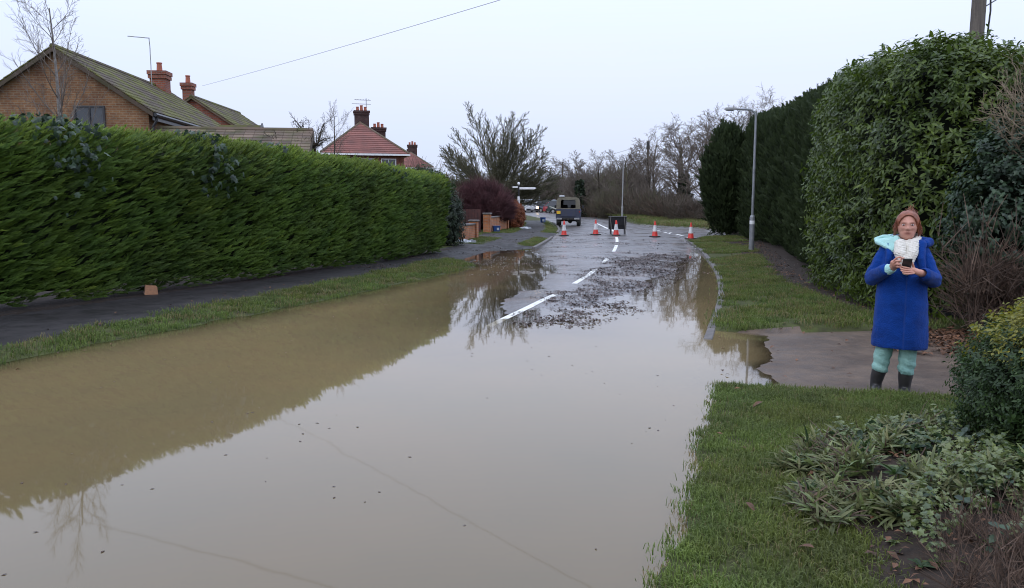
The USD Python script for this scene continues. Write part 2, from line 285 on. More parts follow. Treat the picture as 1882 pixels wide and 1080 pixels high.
def sdist(poly, x, y):
    """signed distance, negative inside, vectorised"""
    p = np.stack([np.ravel(x), np.ravel(y)], 1); a = np.array(poly.exterior.coords)[:-1]; b = np.roll(a, -1, 0); ins = np.zeros(len(p), bool); best = np.full(len(p), 1e9)
    for s, e in zip(a, b):
        d = e - s; u = np.clip(((p - s) @ d) / (d @ d), 0, 1); best = np.minimum(best, np.hypot(*(p - s - u[:, None] * d).T))
        with np.errstate(divide='ignore', invalid='ignore'):
            ins ^= ((s[1] > p[:, 1]) != (e[1] > p[:, 1])) & (p[:, 0] < (e[0] - s[0]) * (p[:, 1] - s[1]) / (e[1] - s[1]) + s[0])
    return np.where(ins, -best, best).reshape(np.shape(x))
def Z(x, y):
    x = np.asarray(x, float); y = np.asarray(y, float)
    yc, t = road_frame(x, y); c = zc(yc); ze = c - .075
    P3 = np.stack([x, y, 0 * x], -1)
    nz = meshkit.fbm(P3 * 1.1, 4, 3) - .5; nf = meshkit.fbm(P3 * 4.0, 3, 5) - .5
    zr = c - .075 * (np.minimum(np.abs(t), 3) / 3) ** 2 + nz * .022 + nf * .006
    zr = zr - .016 * sstep(0, -1.2, t) * sstep(27, 20, yc)
    B = np.maximum(.11, c + .05)
    a = np.abs(t)
    # left
    wl = np.interp(yc, WLY, WLT) + nz * .25; zw = np.where(yc < 30, 0, ze + .05)
    u1 = np.clip((a - 3) / np.maximum(wl - 3, .05), 0, 1); u2 = np.clip((a - wl) / .9, 0, 1)
    zl = np.where(a < wl, ze + (zw - ze) * u1, zw + (B - zw) * u2) + nf * .02
    # right
    tr = a - np.interp(y, [3.2, 5.8, 7.6, 9], [.12, .17, .24, 0]) + (meshkit.fbm(P3 * 2.2, 3, 9) - .5) * .22
    zg = np.interp(tr, [3.0, 3.12], [0, 1]); zk = np.maximum(np.where(y < 8.2, .06, .035), ze + .10)
    zR = ze + (zk - ze) * zg + (np.maximum(B, zk) - zk) * np.clip((tr - 3.12) / 1.1, 0, 1) + nf * .03
    dd = sstep(.12, -.06, sdist(DRIVE, x, y))
    zd = np.interp(a + nz * .5, [3.0, 3.75, 5.6, 8], [-.10, 0.0, .05, .07]) + nf * .012
    zR = np.where(y < 14, zR * (1 - dd) + zd * dd, zR)
    z = np.where(a <= 3.0, zr, np.where(t < 0, zl, zR))
    ss = sstep(.3, -.3, sdist(SIDE, x, y)); z = z * (1 - ss) + (np.minimum(c, z + .02) - .03) * ss * (a > 3) + z * ss * (a <= 3)
    bank = sstep(1.0, 7.0, sdist(SIDE, x, y)) * ((t > 3.2) & (y > 44)); z = z + bank * .25
    bed = sstep(.1, -.5, sdist(BED, x, y)); z = z + bed * (.05 + nf * .06)
    return z
def Zs(x, y): return float(Z(np.array([x]), np.array([y]))[0])

xs = np.concatenate([-np.geomspace(13, 700, 34)[::-1], np.arange(-12.9, 14.0, .1), np.geomspace(14.1, 700, 34)])
ys = [-40, -25, -15, -9, -5, -2]
while ys[-1] < 900: ys.append(ys[-1] + max(.07, abs(ys[-1]) * .011 if ys[-1] > 0 else .3) if ys[-1] < 130 else ys[-1] * 1.12)
ys = np.array(ys)
GX, GY = np.meshgrid(xs, ys); GZ = Z(GX, GY)
nx, ny = len(xs), len(ys)
i0 = (np.arange(ny - 1)[:, None] * nx + np.arange(nx - 1)[None]).ravel()
quads = np.stack([i0, i0 + 1, i0 + nx + 1, i0 + nx], 1)
gv = np.stack([GX.ravel(), GY.ravel(), GZ.ravel()], 1)
cc = gv[quads].mean(1); qx, qy = cc[:, 0], cc[:, 1]; qyc, qt = road_frame(qx, qy)
jit = (meshkit.fbm(np.stack([qx * 3, qy * 3, 0 * qx], 1), 3, 21) - .5)
reg = np.full(len(quads), 'verge_grass', dtype=object)
far = (np.abs(qx) > 13.5) | (qy > 66) | (qy < -1)
reg[far] = 'field'
pa, pb = np.interp(qyc, [0, 22, 30, 60], [4.85, 4.8, 3.85, 3.85]), np.interp(qyc, [0, 22, 30, 60], [7.2, 6.3, 5.2, 5.2])
reg[(-qt > pa + jit * .25) & (-qt < pb) & (qyc < 64) & (qyc > -20)] = 'pavement'
reg[(-qt > 3.0) & (-qt < 6.2 + jit * 1.5) & (qyc > 22.8) & (qyc < 30.3)] = 'pavement'
reg[(sdist(LDRIVE, qx, qy) < 0)] = 'pavement'
reg[sdist(DRIVE, qx, qy) < jit * .06] = 'driveway'
reg[(-qt >= pb) & (qyc < 27) & (qyc > -15) & (qx > -13.5)] = 'bare_ground'
reg[(qt > 4.2) & (qyc > 9.5) & (qyc < 36) & (qx > np.interp(qy, [10, 11, 13, 17, 22, 27, 34, 37], [8, 5.2, 4.95, 5.3, 6.4, 7.5, 9.1, 10.2]) + jit) & (sdist(DRIVE, qx, qy) > 0) & (sdist(SIDE, qx, qy) > .6)] = 'bare_ground'
reg[sdist(BED, qx, qy) < jit * .12] = 'flower_bed'
reg[(sdist(SIDE, qx, qy) < 0)] = 'road'
reg[(np.abs(qt) < 3.03) & (qyc < 398)] = 'road'
GM = {'road': 'road_tar', 'pavement': 'pavement_tar', 'driveway': 'concrete_wet', 'verge_grass': 'lawn_soil', 'flower_bed': 'soil', 'bare_ground': 'soil', 'field': 'field'}
NICE = {'verge_grass': 'ground'}
for r, mt in GM.items():
    q = quads[reg == r]; idv, inv = np.unique(q.ravel(), return_inverse=True)
    part(NICE.get(r, r), (gv[idv], inv.reshape(-1, 4)), mt, None, True, 'structure')
# the flood: one sheet at z = 0 over the lower part of the road
wx = np.arange(-9, 6.6, .12); wy = np.concatenate([np.arange(-4, 12, .12), np.arange(12, 33, .2)]); WX, WY = np.meshgrid(wx, wy); WZ = Z(WX, WY)
wn = len(wx); k0 = (np.arange(len(wy) - 1)[:, None] * wn + np.arange(wn - 1)[None]).ravel(); wq = np.stack([k0, k0 + 1, k0 + wn + 1, k0 + wn], 1)
_, wt = road_frame(WX.ravel()[k0], WY.ravel()[k0]); wq = wq[(wt > -6.2) & (wt < 5.2) & (WZ.ravel()[wq].min(1) < .03)]
idv, inv = np.unique(wq.ravel(), return_inverse=True)
part('water', (np.stack([WX.ravel()[idv], WY.ravel()[idv], 0 * idv], 1), inv.reshape(-1, 4)), 'flood_water', None, True, 'structure', prim={'depth': np.maximum(0, -WZ.ravel()[idv])})

# road markings: parts of one painted line each
marks = thing('road_markings', None, None, kind='structure')
def strip(name, pts, w, mt, parent, lift=.004, n=14):
    pts = np.asarray(pts, float); s = np.r_[0, np.cumsum(np.hypot(*np.diff(pts, axis=0).T))]; u = np.linspace(0, s[-1], n)
    p = np.stack([np.interp(u, s, pts[:, 0]), np.interp(u, s, pts[:, 1])], 1); d = norm(np.gradient(p, axis=0)); nn = np.stack([d[:, 1], -d[:, 0]], 1)
    rows = [p + nn * k for k in (-w / 2, 0, w / 2)]; v = np.stack(rows, 1).reshape(-1, 2); z = Z(v[:, 0], v[:, 1]) + lift
    v = np.c_[v, z]; f = []
    for i in range(n - 1):
        for k in range(2): f.append([i * 3 + k, i * 3 + k + 1, i * 3 + k + 4, i * 3 + k + 3])
    return part(name, (v, np.array(f)), mt, parent, False)
def dash(y0, y1, w=.12, t=0.0):
    yy = np.linspace(y0, y1, 10); strip('line_dash', road_pt(yy, t), w, 'white_paint', marks)
for y0, y1 in ((11.15, 14.95), (16.9, 20.3), (22.6, 24.2), (27.4, 31.0), (33.2, 37.3), (43.5, 46.0)): dash(y0, y1)
strip('edge_dash', [(5.75, 47.5), (6.2, 58.5)], .14, 'white_paint', marks)
for a, b in (((8.45, 47.4), (8.5, 45.4)), ((8.5, 44.2), (8.5, 42.2)), ((8.5, 41), (8.45, 39)), ((8.4, 37.9), (8.3, 36.3))): strip('edge_dash', [a, b], .16, 'white_paint', marks)
strip('edge_dash', [(11.0, 44.4), (13.2, 45.3)], .2, 'white_paint', marks)
# kerb stones
kerb = thing('kerb', None, None, kind='structure')
def kerb_run(y0, y1, t, step=.92, h=.03):
    y = y0; k = 0
    while y < y1:
        a, b = road_pt(y, t), road_pt(y + step - .015, t); c = (a + b) / 2; L = np.hypot(*(b - a)); rz = math.atan2(b[1] - a[1], b[0] - a[0])
        _, zz = 0, float(zc((y + y + step) / 2)) - .075 + h
        m = MB().box((0, 0, 0), (L, .13, .3), 0, .018); p = part('kerb_stone', m, 'kerb_stone', kerb)
        x = UsdGeom.Xformable(p); x.AddTranslateOp().Set((float(c[0]), float(c[1]), zz - .15 + .1)); x.AddRotateZOp().Set(math.degrees(rz))
        y += step
kerb_run(10.9, 34.5, 3.06, h=-.005); kerb_run(29.2, 37.2, -3.06, h=0); kerb_run(42.5, 60, -3.06, h=0)

# ---------------------------------------------------------------- houses
def xy(rz, dx, dy): c, s = math.cos(rz), math.sin(rz); return dx * c - dy * s, dx * s + dy * c
def tiles_on(parent, A, B, C, rows, cols, mt, rng, limit=300, th=.03):
    """tile courses on the slope with ridge A->B and eave direction A->C (all 3D); each tile a wedge lapping the one below"""
    A, B, C = map(np.asarray, (A, B, C)); e = (B - A) / cols; d = (C - A) / rows; n = norm(np.cross(e, d)); n = n if n[2] > 0 else -n
    boxv = np.array([[0, 0, 0], [1, 0, 0], [1, 1, 0], [0, 1, 0]], float)
    f = np.array([[0, 1, 2], [0, 2, 3], [4, 6, 5], [4, 7, 6], [0, 4, 5], [0, 5, 1], [1, 5, 6], [1, 6, 2], [2, 6, 7], [2, 7, 3], [3, 7, 4], [3, 4, 0]])
    rest = MB(); cnt = 0; order = [(r, c) for r in range(rows) for c in range(cols)]
    for r, c in order:
        off = .5 * (r % 2); w = .97
        o = A + e * (c + (off if c + off < cols - .6 else 0) * 0) + d * r; lift = rng.uniform(0, .012)
        P = [o + n * .004, o + e * w + n * .004, o + e * w + d * 1.12 + n * (.015 + lift * .7), o + d * 1.12 + n * (.015 + lift * .7)]
        v = np.array(P + [q + n * th for q in P]); tn = rng.uniform(0, 1)
        if cnt < limit and r < 40:
            m = MB().add(v, f, tn); part('tile', m, mt, parent); cnt += 1
        else: rest.add(v, f, tn)
    if rest.n: part('tile_courses', rest, mt, parent, kind='stuff')
def gable_house(name, label, x0, x1, y0, y1, ze, zr, brick, tile, rng, tile_limit=0, over=.18, side='x', rows=12, cols=30, cat='house', rot=0):
    h = thing(name, label, cat, ((x0 + x1) / 2, (y0 + y1) / 2, 0), rot); ox, oy = (x0 + x1) / 2, (y0 + y1) / 2; a, b = (x1 - x0) / 2, (y1 - y0) / 2
    if side == 'x':   # ridge runs along y, gables at y0 and y1
        prof = [(-a, 0), (a, 0), (a, ze), (0, zr), (-a, ze)]; v = np.array([[p, s * b, q] for s in (-1, 1) for p, q in prof])
    else:
        prof = [(-b, 0), (b, 0), (b, ze), (0, zr), (-b, ze)]; v = np.array([[s * a, p, q] for s in (-1, 1) for p, q in prof])
    part('wall', trimesh.convex.convex_hull(v), brick, h)
    roof = part('roof', MB().add([[0, 0, -.01]] * 3, [[0, 1, 2]]) if False else roof_slabs(a, b, ze, zr, over, side), 'tile_brown', h)
    T = .10
    if side == 'x':
        sl = (zr - ze) / a
        for s in (1, -1):
            A = np.array([0, -b - over, zr + T]); B = np.array([0, b + over, zr + T]); C = np.array([s * (a + over), -b - over, ze - sl * over + T])
            tiles_on(roof, A, B, C, rows, cols, tile, rng, tile_limit if s == 1 else 0)
        rid = MB().tube([[0, -b - over, zr + T + .02], [0, b + over, zr + T + .02]], .09, 6)
    else:
        sl = (zr - ze) / b
        for s in (-1, 1):
            A = np.array([-a - over, 0, zr + T]); B = np.array([a + over, 0, zr + T]); C = np.array([-a - over, s * (b + over), ze - sl * over + T])
            tiles_on(roof, A, B, C, rows, cols, tile, rng, tile_limit if s == -1 else 0)
        rid = MB().tube([[-a - over, 0, zr + T + .02], [a + over, 0, zr + T + .02]], .09, 6)
    part('ridge_tile', rid, tile, h)
    return h
def roof_slabs(a, b, ze, zr, over, side):
    m = MB(); T = .09
    if side == 'x':
        sl = (zr - ze) / a
        for s in (1, -1):
            P = [(0, zr + .004), (s * (a + over), ze - sl * over + .004)]; v = [[p, k * (b + over - .01), q + e] for k in (-1, 1) for p, q in P for e in (0, T)]
            m.tm(trimesh.convex.convex_hull(np.array(v)))
    else:
        sl = (zr - ze) / b
        for s in (1, -1):
            P = [(0, zr + .004), (s * (b + over), ze - sl * over + .004)]; v = [[k * (a + over - .01), p, q + e] for k in (-1, 1) for p, q in P for e in (0, T)]
            m.tm(trimesh.convex.convex_hull(np.array(v)))
    return m
def chimney(parent, c, w, d, z0, z1, brick, pots=1, cap=.06):
    ch = part('chimney', MB().box((c[0], c[1], (z0 + z1) / 2), (w, d, z1 - z0)).box((c[0], c[1], z1 - .22), (w + .10, d + .10, .14)).box((c[0], c[1], z1 - .05), (w + .16, d + .16, .16)), brick, parent)
    for k in range(pots):
        px = c[0] + (k - (pots - 1) / 2) * (w / max(pots, 1)) * .85; hh = .38 if pots == 1 else (.42 if k == 1 else .3)
        part('chimney_pot', lathe([(.0, z1), (.13, z1), (.12, z1 + .05), (.10, z1 + hh - .06), (.12, z1 + hh - .05), (.12, z1 + hh), (.08, z1 + hh), (.08, z1 + hh - .1), (0, z1 + hh - .1)], 12, (px, c[1], .031)), 'terracotta', ch, True)
    return ch
def window(parent, x, y, z, w, h, mullions=1, mt='white_gloss', depth=.08):
    F = .06; m = MB()
    for s in (-1, 1): m.box((x + s * (w / 2 - F / 2), y, z), (F, depth, h)); m.box((x, y, z + s * (h / 2 - F / 2)), (w - 2 * F, depth, F))
    for k in range(mullions): m.box((x - w / 2 + w * (k + 1) / (mullions + 1), y, z), (F * .8, depth * .9, h - 2 * F))
    f = part('window', m, mt, parent)
    part('pane', MB().box((x, y + .012, z), (w - F, .02, h - F)), 'glass_dark', f)
    part('sill', MB().box((x, y - .05, z - h / 2 - .035), (w + .12, .16, .06)), 'lead_grey', f)
rng = np.random.default_rng(5)
# bungalow with the big gable
HX0, HX1, HY0, HY1 = -17.79, -12.19, 25.99, 35.99; HE, HR = 4.70, 6.58
h1 = gable_house('brick_house', 'buff brick gable house with mossy tiled roof nearest behind the clipped hedge', HX0, HX1, HY0, HY1, HE, HR, 'brick_buff', 'tile_moss', rng, 150, .2, 'x', 12, 32, rot=4.1)
a, b = (HX1 - HX0) / 2, (HY1 - HY0) / 2
window(h1, .95, -b - .01, 4.50, .98, .72, 1, 'black_gloss')
sl = (HR - HE) / a
for s in (-1, 1):   # verge mortar strips along the gable
    v = [[s * p, -b - .21 + k, q + e] for p, q in ((0, HR + .0), (a + .2, HE - sl * .2)) for k in (0, .06) for e in (-.05, .085)]
    part('verge_board', trimesh.convex.convex_hull(np.array(v)), 'tile_brown', h1)
part('gutter', MB().tube([[a + .26, -b - .15, HE - sl * .2 + .02], [a + .26, b + .15, HE - sl * .2 + .02]], .065, 8).box((a + .19, 0, HE - sl * .2 - .06), (.03, 2 * b + .3, .2)), 'black_gloss', h1)
part('downpipe', MB().tube([[a + .24, -b + .12, HE - .12], [a + .2, -b + .1, HE - .3], [a + .08, -b + .1, HE - .5], [a + .08, -b + .1, 0]], .045, 8), 'black_gloss', h1)
chimney(h1, (.15, b - 1.3), .64, .64, HR - .8, 7.29, 'brick_red', 1)
pg = part('porch_roof', trimesh.convex.convex_hull(np.array([[a - .3, y, z] for y, z in ((b - 2.0, HE - .35), (b - .2, HE - .35), (b - 1.1, HE + .42))] + [[a + 1.5, y, z] for y, z in ((b - 2.0, HE - .35), (b - .2, HE - .35), (b - 1.1, HE + .42))])), 'tile_moss', h1)
for s in (-1, 1):
    v = [[a + 1.5 + k, b - 1.1 + s * p, q + e] for p, q in ((0, HE + .46), (1.02, HE - .40)) for k in (.004, .06) for e in (-.09, .05)]
    part('barge_board', trimesh.convex.convex_hull(np.array(v)), 'black_gloss', pg)
part('porch_wall', MB().box((a + .72, b - 1.1, HE / 2 - .22), (1.42, 1.5, HE - .5)), 'brick_buff', h1)
t = thing('television_aerial', 'thin pale pole with one bent arm above the buff brick house roof', 'aerial', (-14.98, 33.6, -.62))
part('mast', MB().tube([[.0, 0, 6.4], [.0, 0, 8.75], [-.02, 0, 9.12]], .018, 6), 'lead_grey', t); part('boom', MB().tube([[0, 0, 9.12], [-.9, 0, 9.2]], .018, 6), 'lead_grey', t)
h2 = gable_house('brick_house', 'further brick house whose mossy roof and single square chimney stand behind the near chimney', -18.5, -12.6, 39.0, 46.0, 4.75, 6.72, 'brick_red', 'tile_moss', rng, 0, .2, 'x', 12, 22, rot=1.5)
chimney(h2, (-.55, -2.5), .44, .44, 6.0, 7.58, 'brick_red', 1)
# garage
hg = gable_house('garage', 'low outbuilding with brown mossy tiled roof just above the clipped hedge', -11.7, -6.9, 24.7, 29.5, 3.05, 4.08, 'brick_red', 'tile_brown', rng, 160, .12, 'y', 10, 16, 'outbuilding', 10)
v = [[2.4 + .10 + k, s * p, q + e] for s in (1,) for p, q in ((0, 4.10), (-2.55, 2.99)) for k in (0, .05) for e in (-.12, .10)]
part('verge_board', trimesh.convex.convex_hull(np.array(v)), 'tile_brown', hg)
# hip-roofed houses further on
def hip_house(name, label, x0, x1, y0, y1, ze, zr, ins, rot, chim, aer=None):
    h = thing(name, label, 'house', ((x0 + x1) / 2, (y0 + y1) / 2, 0), rot); a, b = (x1 - x0) / 2, (y1 - y0) / 2; o = .3
    part('wall', MB().box((0, 0, ze / 2), (2 * a, 2 * b, ze)), 'brick_red', h)
    base = [[sx * (a + o), sy * (b + o), ze] for sx in (-1, 1) for sy in (-1, 1)]; top = [[0, -b + ins, zr], [0, b - ins, zr]]
    part('roof', trimesh.convex.convex_hull(np.array(base + [[p[0], p[1], ze + .1] for p in base] + top)), 'tile_pink', h)
    # tile courses on the near hip and both long slopes
    m = MB(); N = 16
    for k in range(N):
        u0, u1 = k / N, (k + 1.06) / N
        def ring(u): return np.array([[-(a + o) * (1 - u), -(b + o) + (o + ins) * u, ze + .1 + (zr - ze - .1) * u], [(a + o) * (1 - u), -(b + o) + (o + ins) * u, ze + .1 + (zr - ze - .1) * u], [(a + o) * (1 - u), (b + o) - (o + ins) * u, ze + .1 + (zr - ze - .1) * u], [-(a + o) * (1 - u), (b + o) - (o + ins) * u, ze + .1 + (zr - ze - .1) * u]])
        r0, r1 = ring(u0), ring(min(u1, 1))
        for j in range(4):
            A, B, C, D = r0[j], r0[(j + 1) % 4], r1[(j + 1) % 4], r1[j]; n = norm(np.cross(B - A, D - A)); lift = .05
            m.add([A + n * lift, B + n * lift, C + n * .012, D + n * .012, A - n * .01, B - n * .01], [[0, 1, 2], [0, 2, 3], [4, 5, 1], [4, 1, 0]], rng.uniform(.2, .8))
    part('tile_courses', m, 'tile_pink', h, kind='stuff')
    hips = MB()
    for p in base: hips.tube([[p[0], p[1], ze + .15], top[0] if p[1] < 0 else top[1]], .09, 6)
    hips.tube([[0, -b + ins, zr + .04], [0, b - ins, zr + .04]], .09, 6); part('ridge_tile', hips, 'tile_brown', h)
    part('gutter', MB().box((0, -b - o - .05, ze + .02), (2 * a + 2 * o + .2, .12, .13)).box((a + o + .05, 0, ze + .02), (.12, 2 * b + 2 * o, .13)), 'white_gloss', h)
    for x in (-a * .55, a * .05, a * .6): window(h, x, -b - .01, ze - .75, 1.1, 1.0, 1)
    for c in chim: chimney(h, c[:2], 1.05, .7, zr - 1.6, zr + c[2], 'brick_dark', 3)
    return h
h3 = hip_house('hipped_house', 'house with pink tiled hip roof and two dark chimneys behind the middle of the hedge', -14.95, -9.25, 58.1, 68.1, 5.2, 7.8, 3.1, 16.0, [(.15, -1.5, .9), (1.64, .46, -.15)])
h4 = hip_house('hipped_house', 'farther pink roofed house seen low past the first hipped roof near the hedge end', -13.9, -9.7, 88, 98, 5.5, 7.4, 3.0, 8.0, [(.2, -1.0, .9), (.2, 3.5, .7)])
t = thing('television_aerial', 'mast of thin rods over the taller dark chimney of the pink roof', 'aerial', (-11.2, 61.9, 0))
part('mast', MB().tube([[0, 0, 7.6], [0, 0, 9.7]], .03, 6), 'lead_grey', t)
for k, (z, L) in enumerate(((9.6, .9), (9.3, 1.1))): part('boom', MB().tube([[-L, 0, z], [.35, 0, z - .05]], .022, 5), 'lead_grey', t)
for k in range(6): part('rod', MB().tube([[-.8 + k * .2, -.25, 9.6], [-.8 + k * .2, .25, 9.6]], .014, 4), 'lead_grey', t)

# ---------------------------------------------------------------- hedges
def spray(rng, L=.34, n=9, w=.028, sweep=.55):
    m = MB(); P = np.linspace(0, L, 6); st = np.stack([P, 0 * P, -.12 * L * (P / L) ** 2], 1)
    for i in range(5):
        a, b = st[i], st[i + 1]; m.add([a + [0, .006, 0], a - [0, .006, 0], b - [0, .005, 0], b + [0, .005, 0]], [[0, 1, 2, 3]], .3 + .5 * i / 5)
    for k in range(n):
        u = (k + .5) / n; o = np.array([u * L, 0, -.12 * L * u * u])
        for s in (-1, 1):
            l = L * (.42 - .25 * u) * rng.uniform(.8, 1.2); an = sweep * rng.uniform(.8, 1.25); d = np.array([math.cos(an), s * math.sin(an), rng.uniform(-.25, .25)]); q = np.array([-d[1], d[0], 0]) * w * .5
            mid = o + d * l * .55
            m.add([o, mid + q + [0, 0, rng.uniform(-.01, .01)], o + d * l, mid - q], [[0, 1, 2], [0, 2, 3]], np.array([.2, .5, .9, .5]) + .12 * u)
    L_ = np.array([L * .85, 0, -.1 * L]); m.add([L_ + [0, .012, 0], L_ - [0, .012, 0], L_ + [.09, 0, -.01]], [[0, 1, 2]], .9)
    return m
def along(P, step):
    P = np.asarray(P, float); s = np.r_[0, np.cumsum(np.hypot(*np.diff(P[:, :2], axis=0).T))]; u = np.arange(0, s[-1], step)
    return np.stack([np.interp(u, s, P[:, k]) for k in range(P.shape[1])], 1), u
class HedgeForm:
    """a hedge along a base line: rows (x, y, top height); inside lies to the left of the direction of travel (or right with side=-1)"""
    def __init__(s, line, depth, prof, side=1, lump=.12, seed=1, base=.1):
        s.L = np.asarray(line, float); s.s = np.r_[0, np.cumsum(np.hypot(*np.diff(s.L[:, :2], axis=0).T))]; s.depth, s.side, s.lump, s.seed, s.base = depth, side, lump, seed, base
        s.prof = np.asarray(prof, float); ps = np.hypot(np.diff(s.prof[:, 0]) * depth, np.diff(s.prof[:, 1]) * 3); s.pu = np.r_[0, np.cumsum(ps)] / ps.sum(); s.plen = ps.sum()
    def at(s, u, v, inset=0.0):
        u = np.asarray(u, float); k = [np.interp(u, s.s, s.L[:, i]) for i in range(3)]
        e = .3; d = norm(np.stack([np.interp(u + e, s.s, s.L[:, i]) - np.interp(u - e, s.s, s.L[:, i]) for i in range(2)], -1)); inn = np.stack([-d[..., 1], d[..., 0]], -1) * s.side
        a = np.interp(v, s.pu, s.prof[:, 0]) * s.depth; h = np.interp(v, s.pu, s.prof[:, 1]) * (k[2] - s.base) + s.base
        da = (np.interp(v + .02, s.pu, s.prof[:, 0]) - np.interp(v - .02, s.pu, s.prof[:, 0])) * s.depth; dh = (np.interp(v + .02, s.pu, s.prof[:, 1]) - np.interp(v - .02, s.pu, s.prof[:, 1])) * k[2]
        n2 = norm(np.stack([-dh, da], -1))     # (inward, up) -> outward normal
        p = np.stack([k[0] + inn[..., 0] * a, k[1] + inn[..., 1] * a, h], -1); n = np.stack([inn[..., 0] * n2[..., 0], inn[..., 1] * n2[..., 0], n2[..., 1]], -1)
        l = (meshkit.fbm(p * .9, 3, s.seed) - .5) * 2 * s.lump + (meshkit.fbm(p * 2.6, 2, s.seed + 4) - .5) * s.lump * .9
        return p + n * (l - inset)[..., None], n, np.stack([d[..., 0], d[..., 1], 0 * d[..., 0]], -1)
    def core(s, inset, du=.3, nv=26):
        u = np.arange(0, s.s[-1] + du, du); v = np.linspace(0, 1, nv); U, V = np.meshgrid(u, v, indexing='ij'); p, _, _ = s.at(U, V, np.full(U.shape, inset)); N, M = U.shape
        i = (np.arange(N - 1)[:, None] * M + np.arange(M - 1)[None]).ravel(); q = np.stack([i, i + 1, i + M + 1, i + M], 1); v_ = p.reshape(-1, 3); f = np.vstack([q[:, [0, 1, 2]], q[:, [0, 2, 3]]])
        for e in (0, N - 1):   # end caps
            c = p[e].mean(0); idx = len(v_); v_ = np.vstack([v_, c]); j = e * M + np.arange(M); f = np.vstack([f, np.stack([j, np.roll(j, -1), np.full(M, idx)], 1)])
        return v_, f
    def sample(s, n, rng, vmin=0, vmax=1, umin=0, umax=1): return rng.uniform(umin, umax, n) * s.s[-1], rng.uniform(vmin, vmax, n)
    def ends(s, n, rng, end):
        """points on the end face"""
        u = np.full(n, s.s[-1] if end else 0.0); p, nn, d = s.at(u, rng.uniform(0.02, .98, n), np.zeros(n)); c = s.at(u, np.full(n, .5), np.zeros(n))[0]; c[:, 2] = p[:, 2]
        w = np.sqrt(rng.uniform(0, 1, n))[:, None]; base, _, _ = s.at(u, np.full(n, .98), np.zeros(n)); m = p * (1 - rng.uniform(0, 1, n)[:, None] * .0)
        inw = norm(np.stack([-d[:, 1], d[:, 0], 0 * u], 1)) * s.side; m = p + inw * rng.uniform(0, s.depth * .5, n)[:, None] * (p[:, 2:3] < 99); bul = .25
        return m + d * (bul if end else -bul) * rng.uniform(.3, 1, n)[:, None], d * (1 if end else -1), inw
rng = np.random.default_rng(11)
PROF = [(.26, .02), (.17, .08), (.12, .22), (.07, .5), (.02, .75), (.02, .88), (.14, .97), (.38, 1.0), (.65, 1.0), (.9, .93), (1.0, .7), (1.0, .2)]
LH = HedgeForm([(-12.75, -.6, 2.9), (-11.85, 1.9, 2.9), (-9.65, 6.8, 2.9), (-7.3, 12.0, 2.92), (-5.2, 16.6, 2.9), (-3.2, 22.1, 2.7), (-2.15, 25.85, 2.53)], 1.5, PROF, 1, .10, 3)
hedge = thing('conifer_hedge', 'long clipped bright green conifer hedge standing along the flooded road', 'hedge')
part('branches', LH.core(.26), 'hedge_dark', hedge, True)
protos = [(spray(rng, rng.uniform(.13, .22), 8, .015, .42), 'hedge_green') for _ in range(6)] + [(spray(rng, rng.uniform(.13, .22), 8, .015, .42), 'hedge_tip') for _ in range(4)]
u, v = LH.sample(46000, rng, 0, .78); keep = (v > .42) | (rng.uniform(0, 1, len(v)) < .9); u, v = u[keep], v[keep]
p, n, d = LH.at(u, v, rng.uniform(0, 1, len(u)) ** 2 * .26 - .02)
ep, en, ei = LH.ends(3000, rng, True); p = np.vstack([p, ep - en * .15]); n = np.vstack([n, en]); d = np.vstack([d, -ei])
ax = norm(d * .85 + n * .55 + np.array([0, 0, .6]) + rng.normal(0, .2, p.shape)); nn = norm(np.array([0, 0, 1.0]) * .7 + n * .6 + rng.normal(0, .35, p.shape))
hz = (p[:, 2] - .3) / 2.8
top_lit = rng.uniform(0, 1, len(p)) < .04 + .85 * sstep(.80, .97, (p[:, 2] - .1) / np.interp(p[:, 1], [12, 17, 26], [2.9, 2.85, 2.45]))  # mostly sprays near the top take the lighter copy, as painted skylight
instancer('foliage', hedge, protos, p, frames(ax, nn), rng.uniform(.75, 1.25, len(p)), np.where(top_lit, rng.integers(6, 10, len(p)), rng.integers(0, 6, len(p))))

def leafmesh(L, Wd, fold=.25, curl=.15, seg=3, ivy=False):
    m = MB(); xs_ = np.linspace(0, 1, seg + 1); wd = np.sin(np.pi * np.clip(xs_ * .92 + .04, 0, 1)) ** .8 * Wd / 2; wd[0] = Wd * .06; wd[-1] = .002
    if ivy: pts = np.array([[0, 0], [.1, .5], [.38, .34], [.55, .62], [.72, .26], [1, 0], [.72, -.26], [.55, -.62], [.38, -.34], [.1, -.5]]) * [L, Wd]; pts = np.c_[pts, -np.abs(pts[:, 1]) * .25 - curl * pts[:, 0] ** 2 / L]; c = np.array([[.4 * L, 0, 0]]); k = np.arange(10); return m.add(np.vstack([pts, c]), np.stack([k, (k + 1) % 10, np.full(10, 10)], 1), .5)
    z = -curl * L * xs_ ** 2; row = [np.stack([xs_ * L, s * wd, z + np.abs(s) * wd * fold], 1) for s in (-1, 0, 1)]; v = np.vstack(row); n = seg + 1; f = []
    for r in range(2):
        for i in range(seg): f.append([r * n + i, r * n + i + 1, (r + 1) * n + i + 1, (r + 1) * n + i])
    return m.add(v, f, np.concatenate([np.full(n, .55), np.full(n, .4), np.full(n, .6)]))
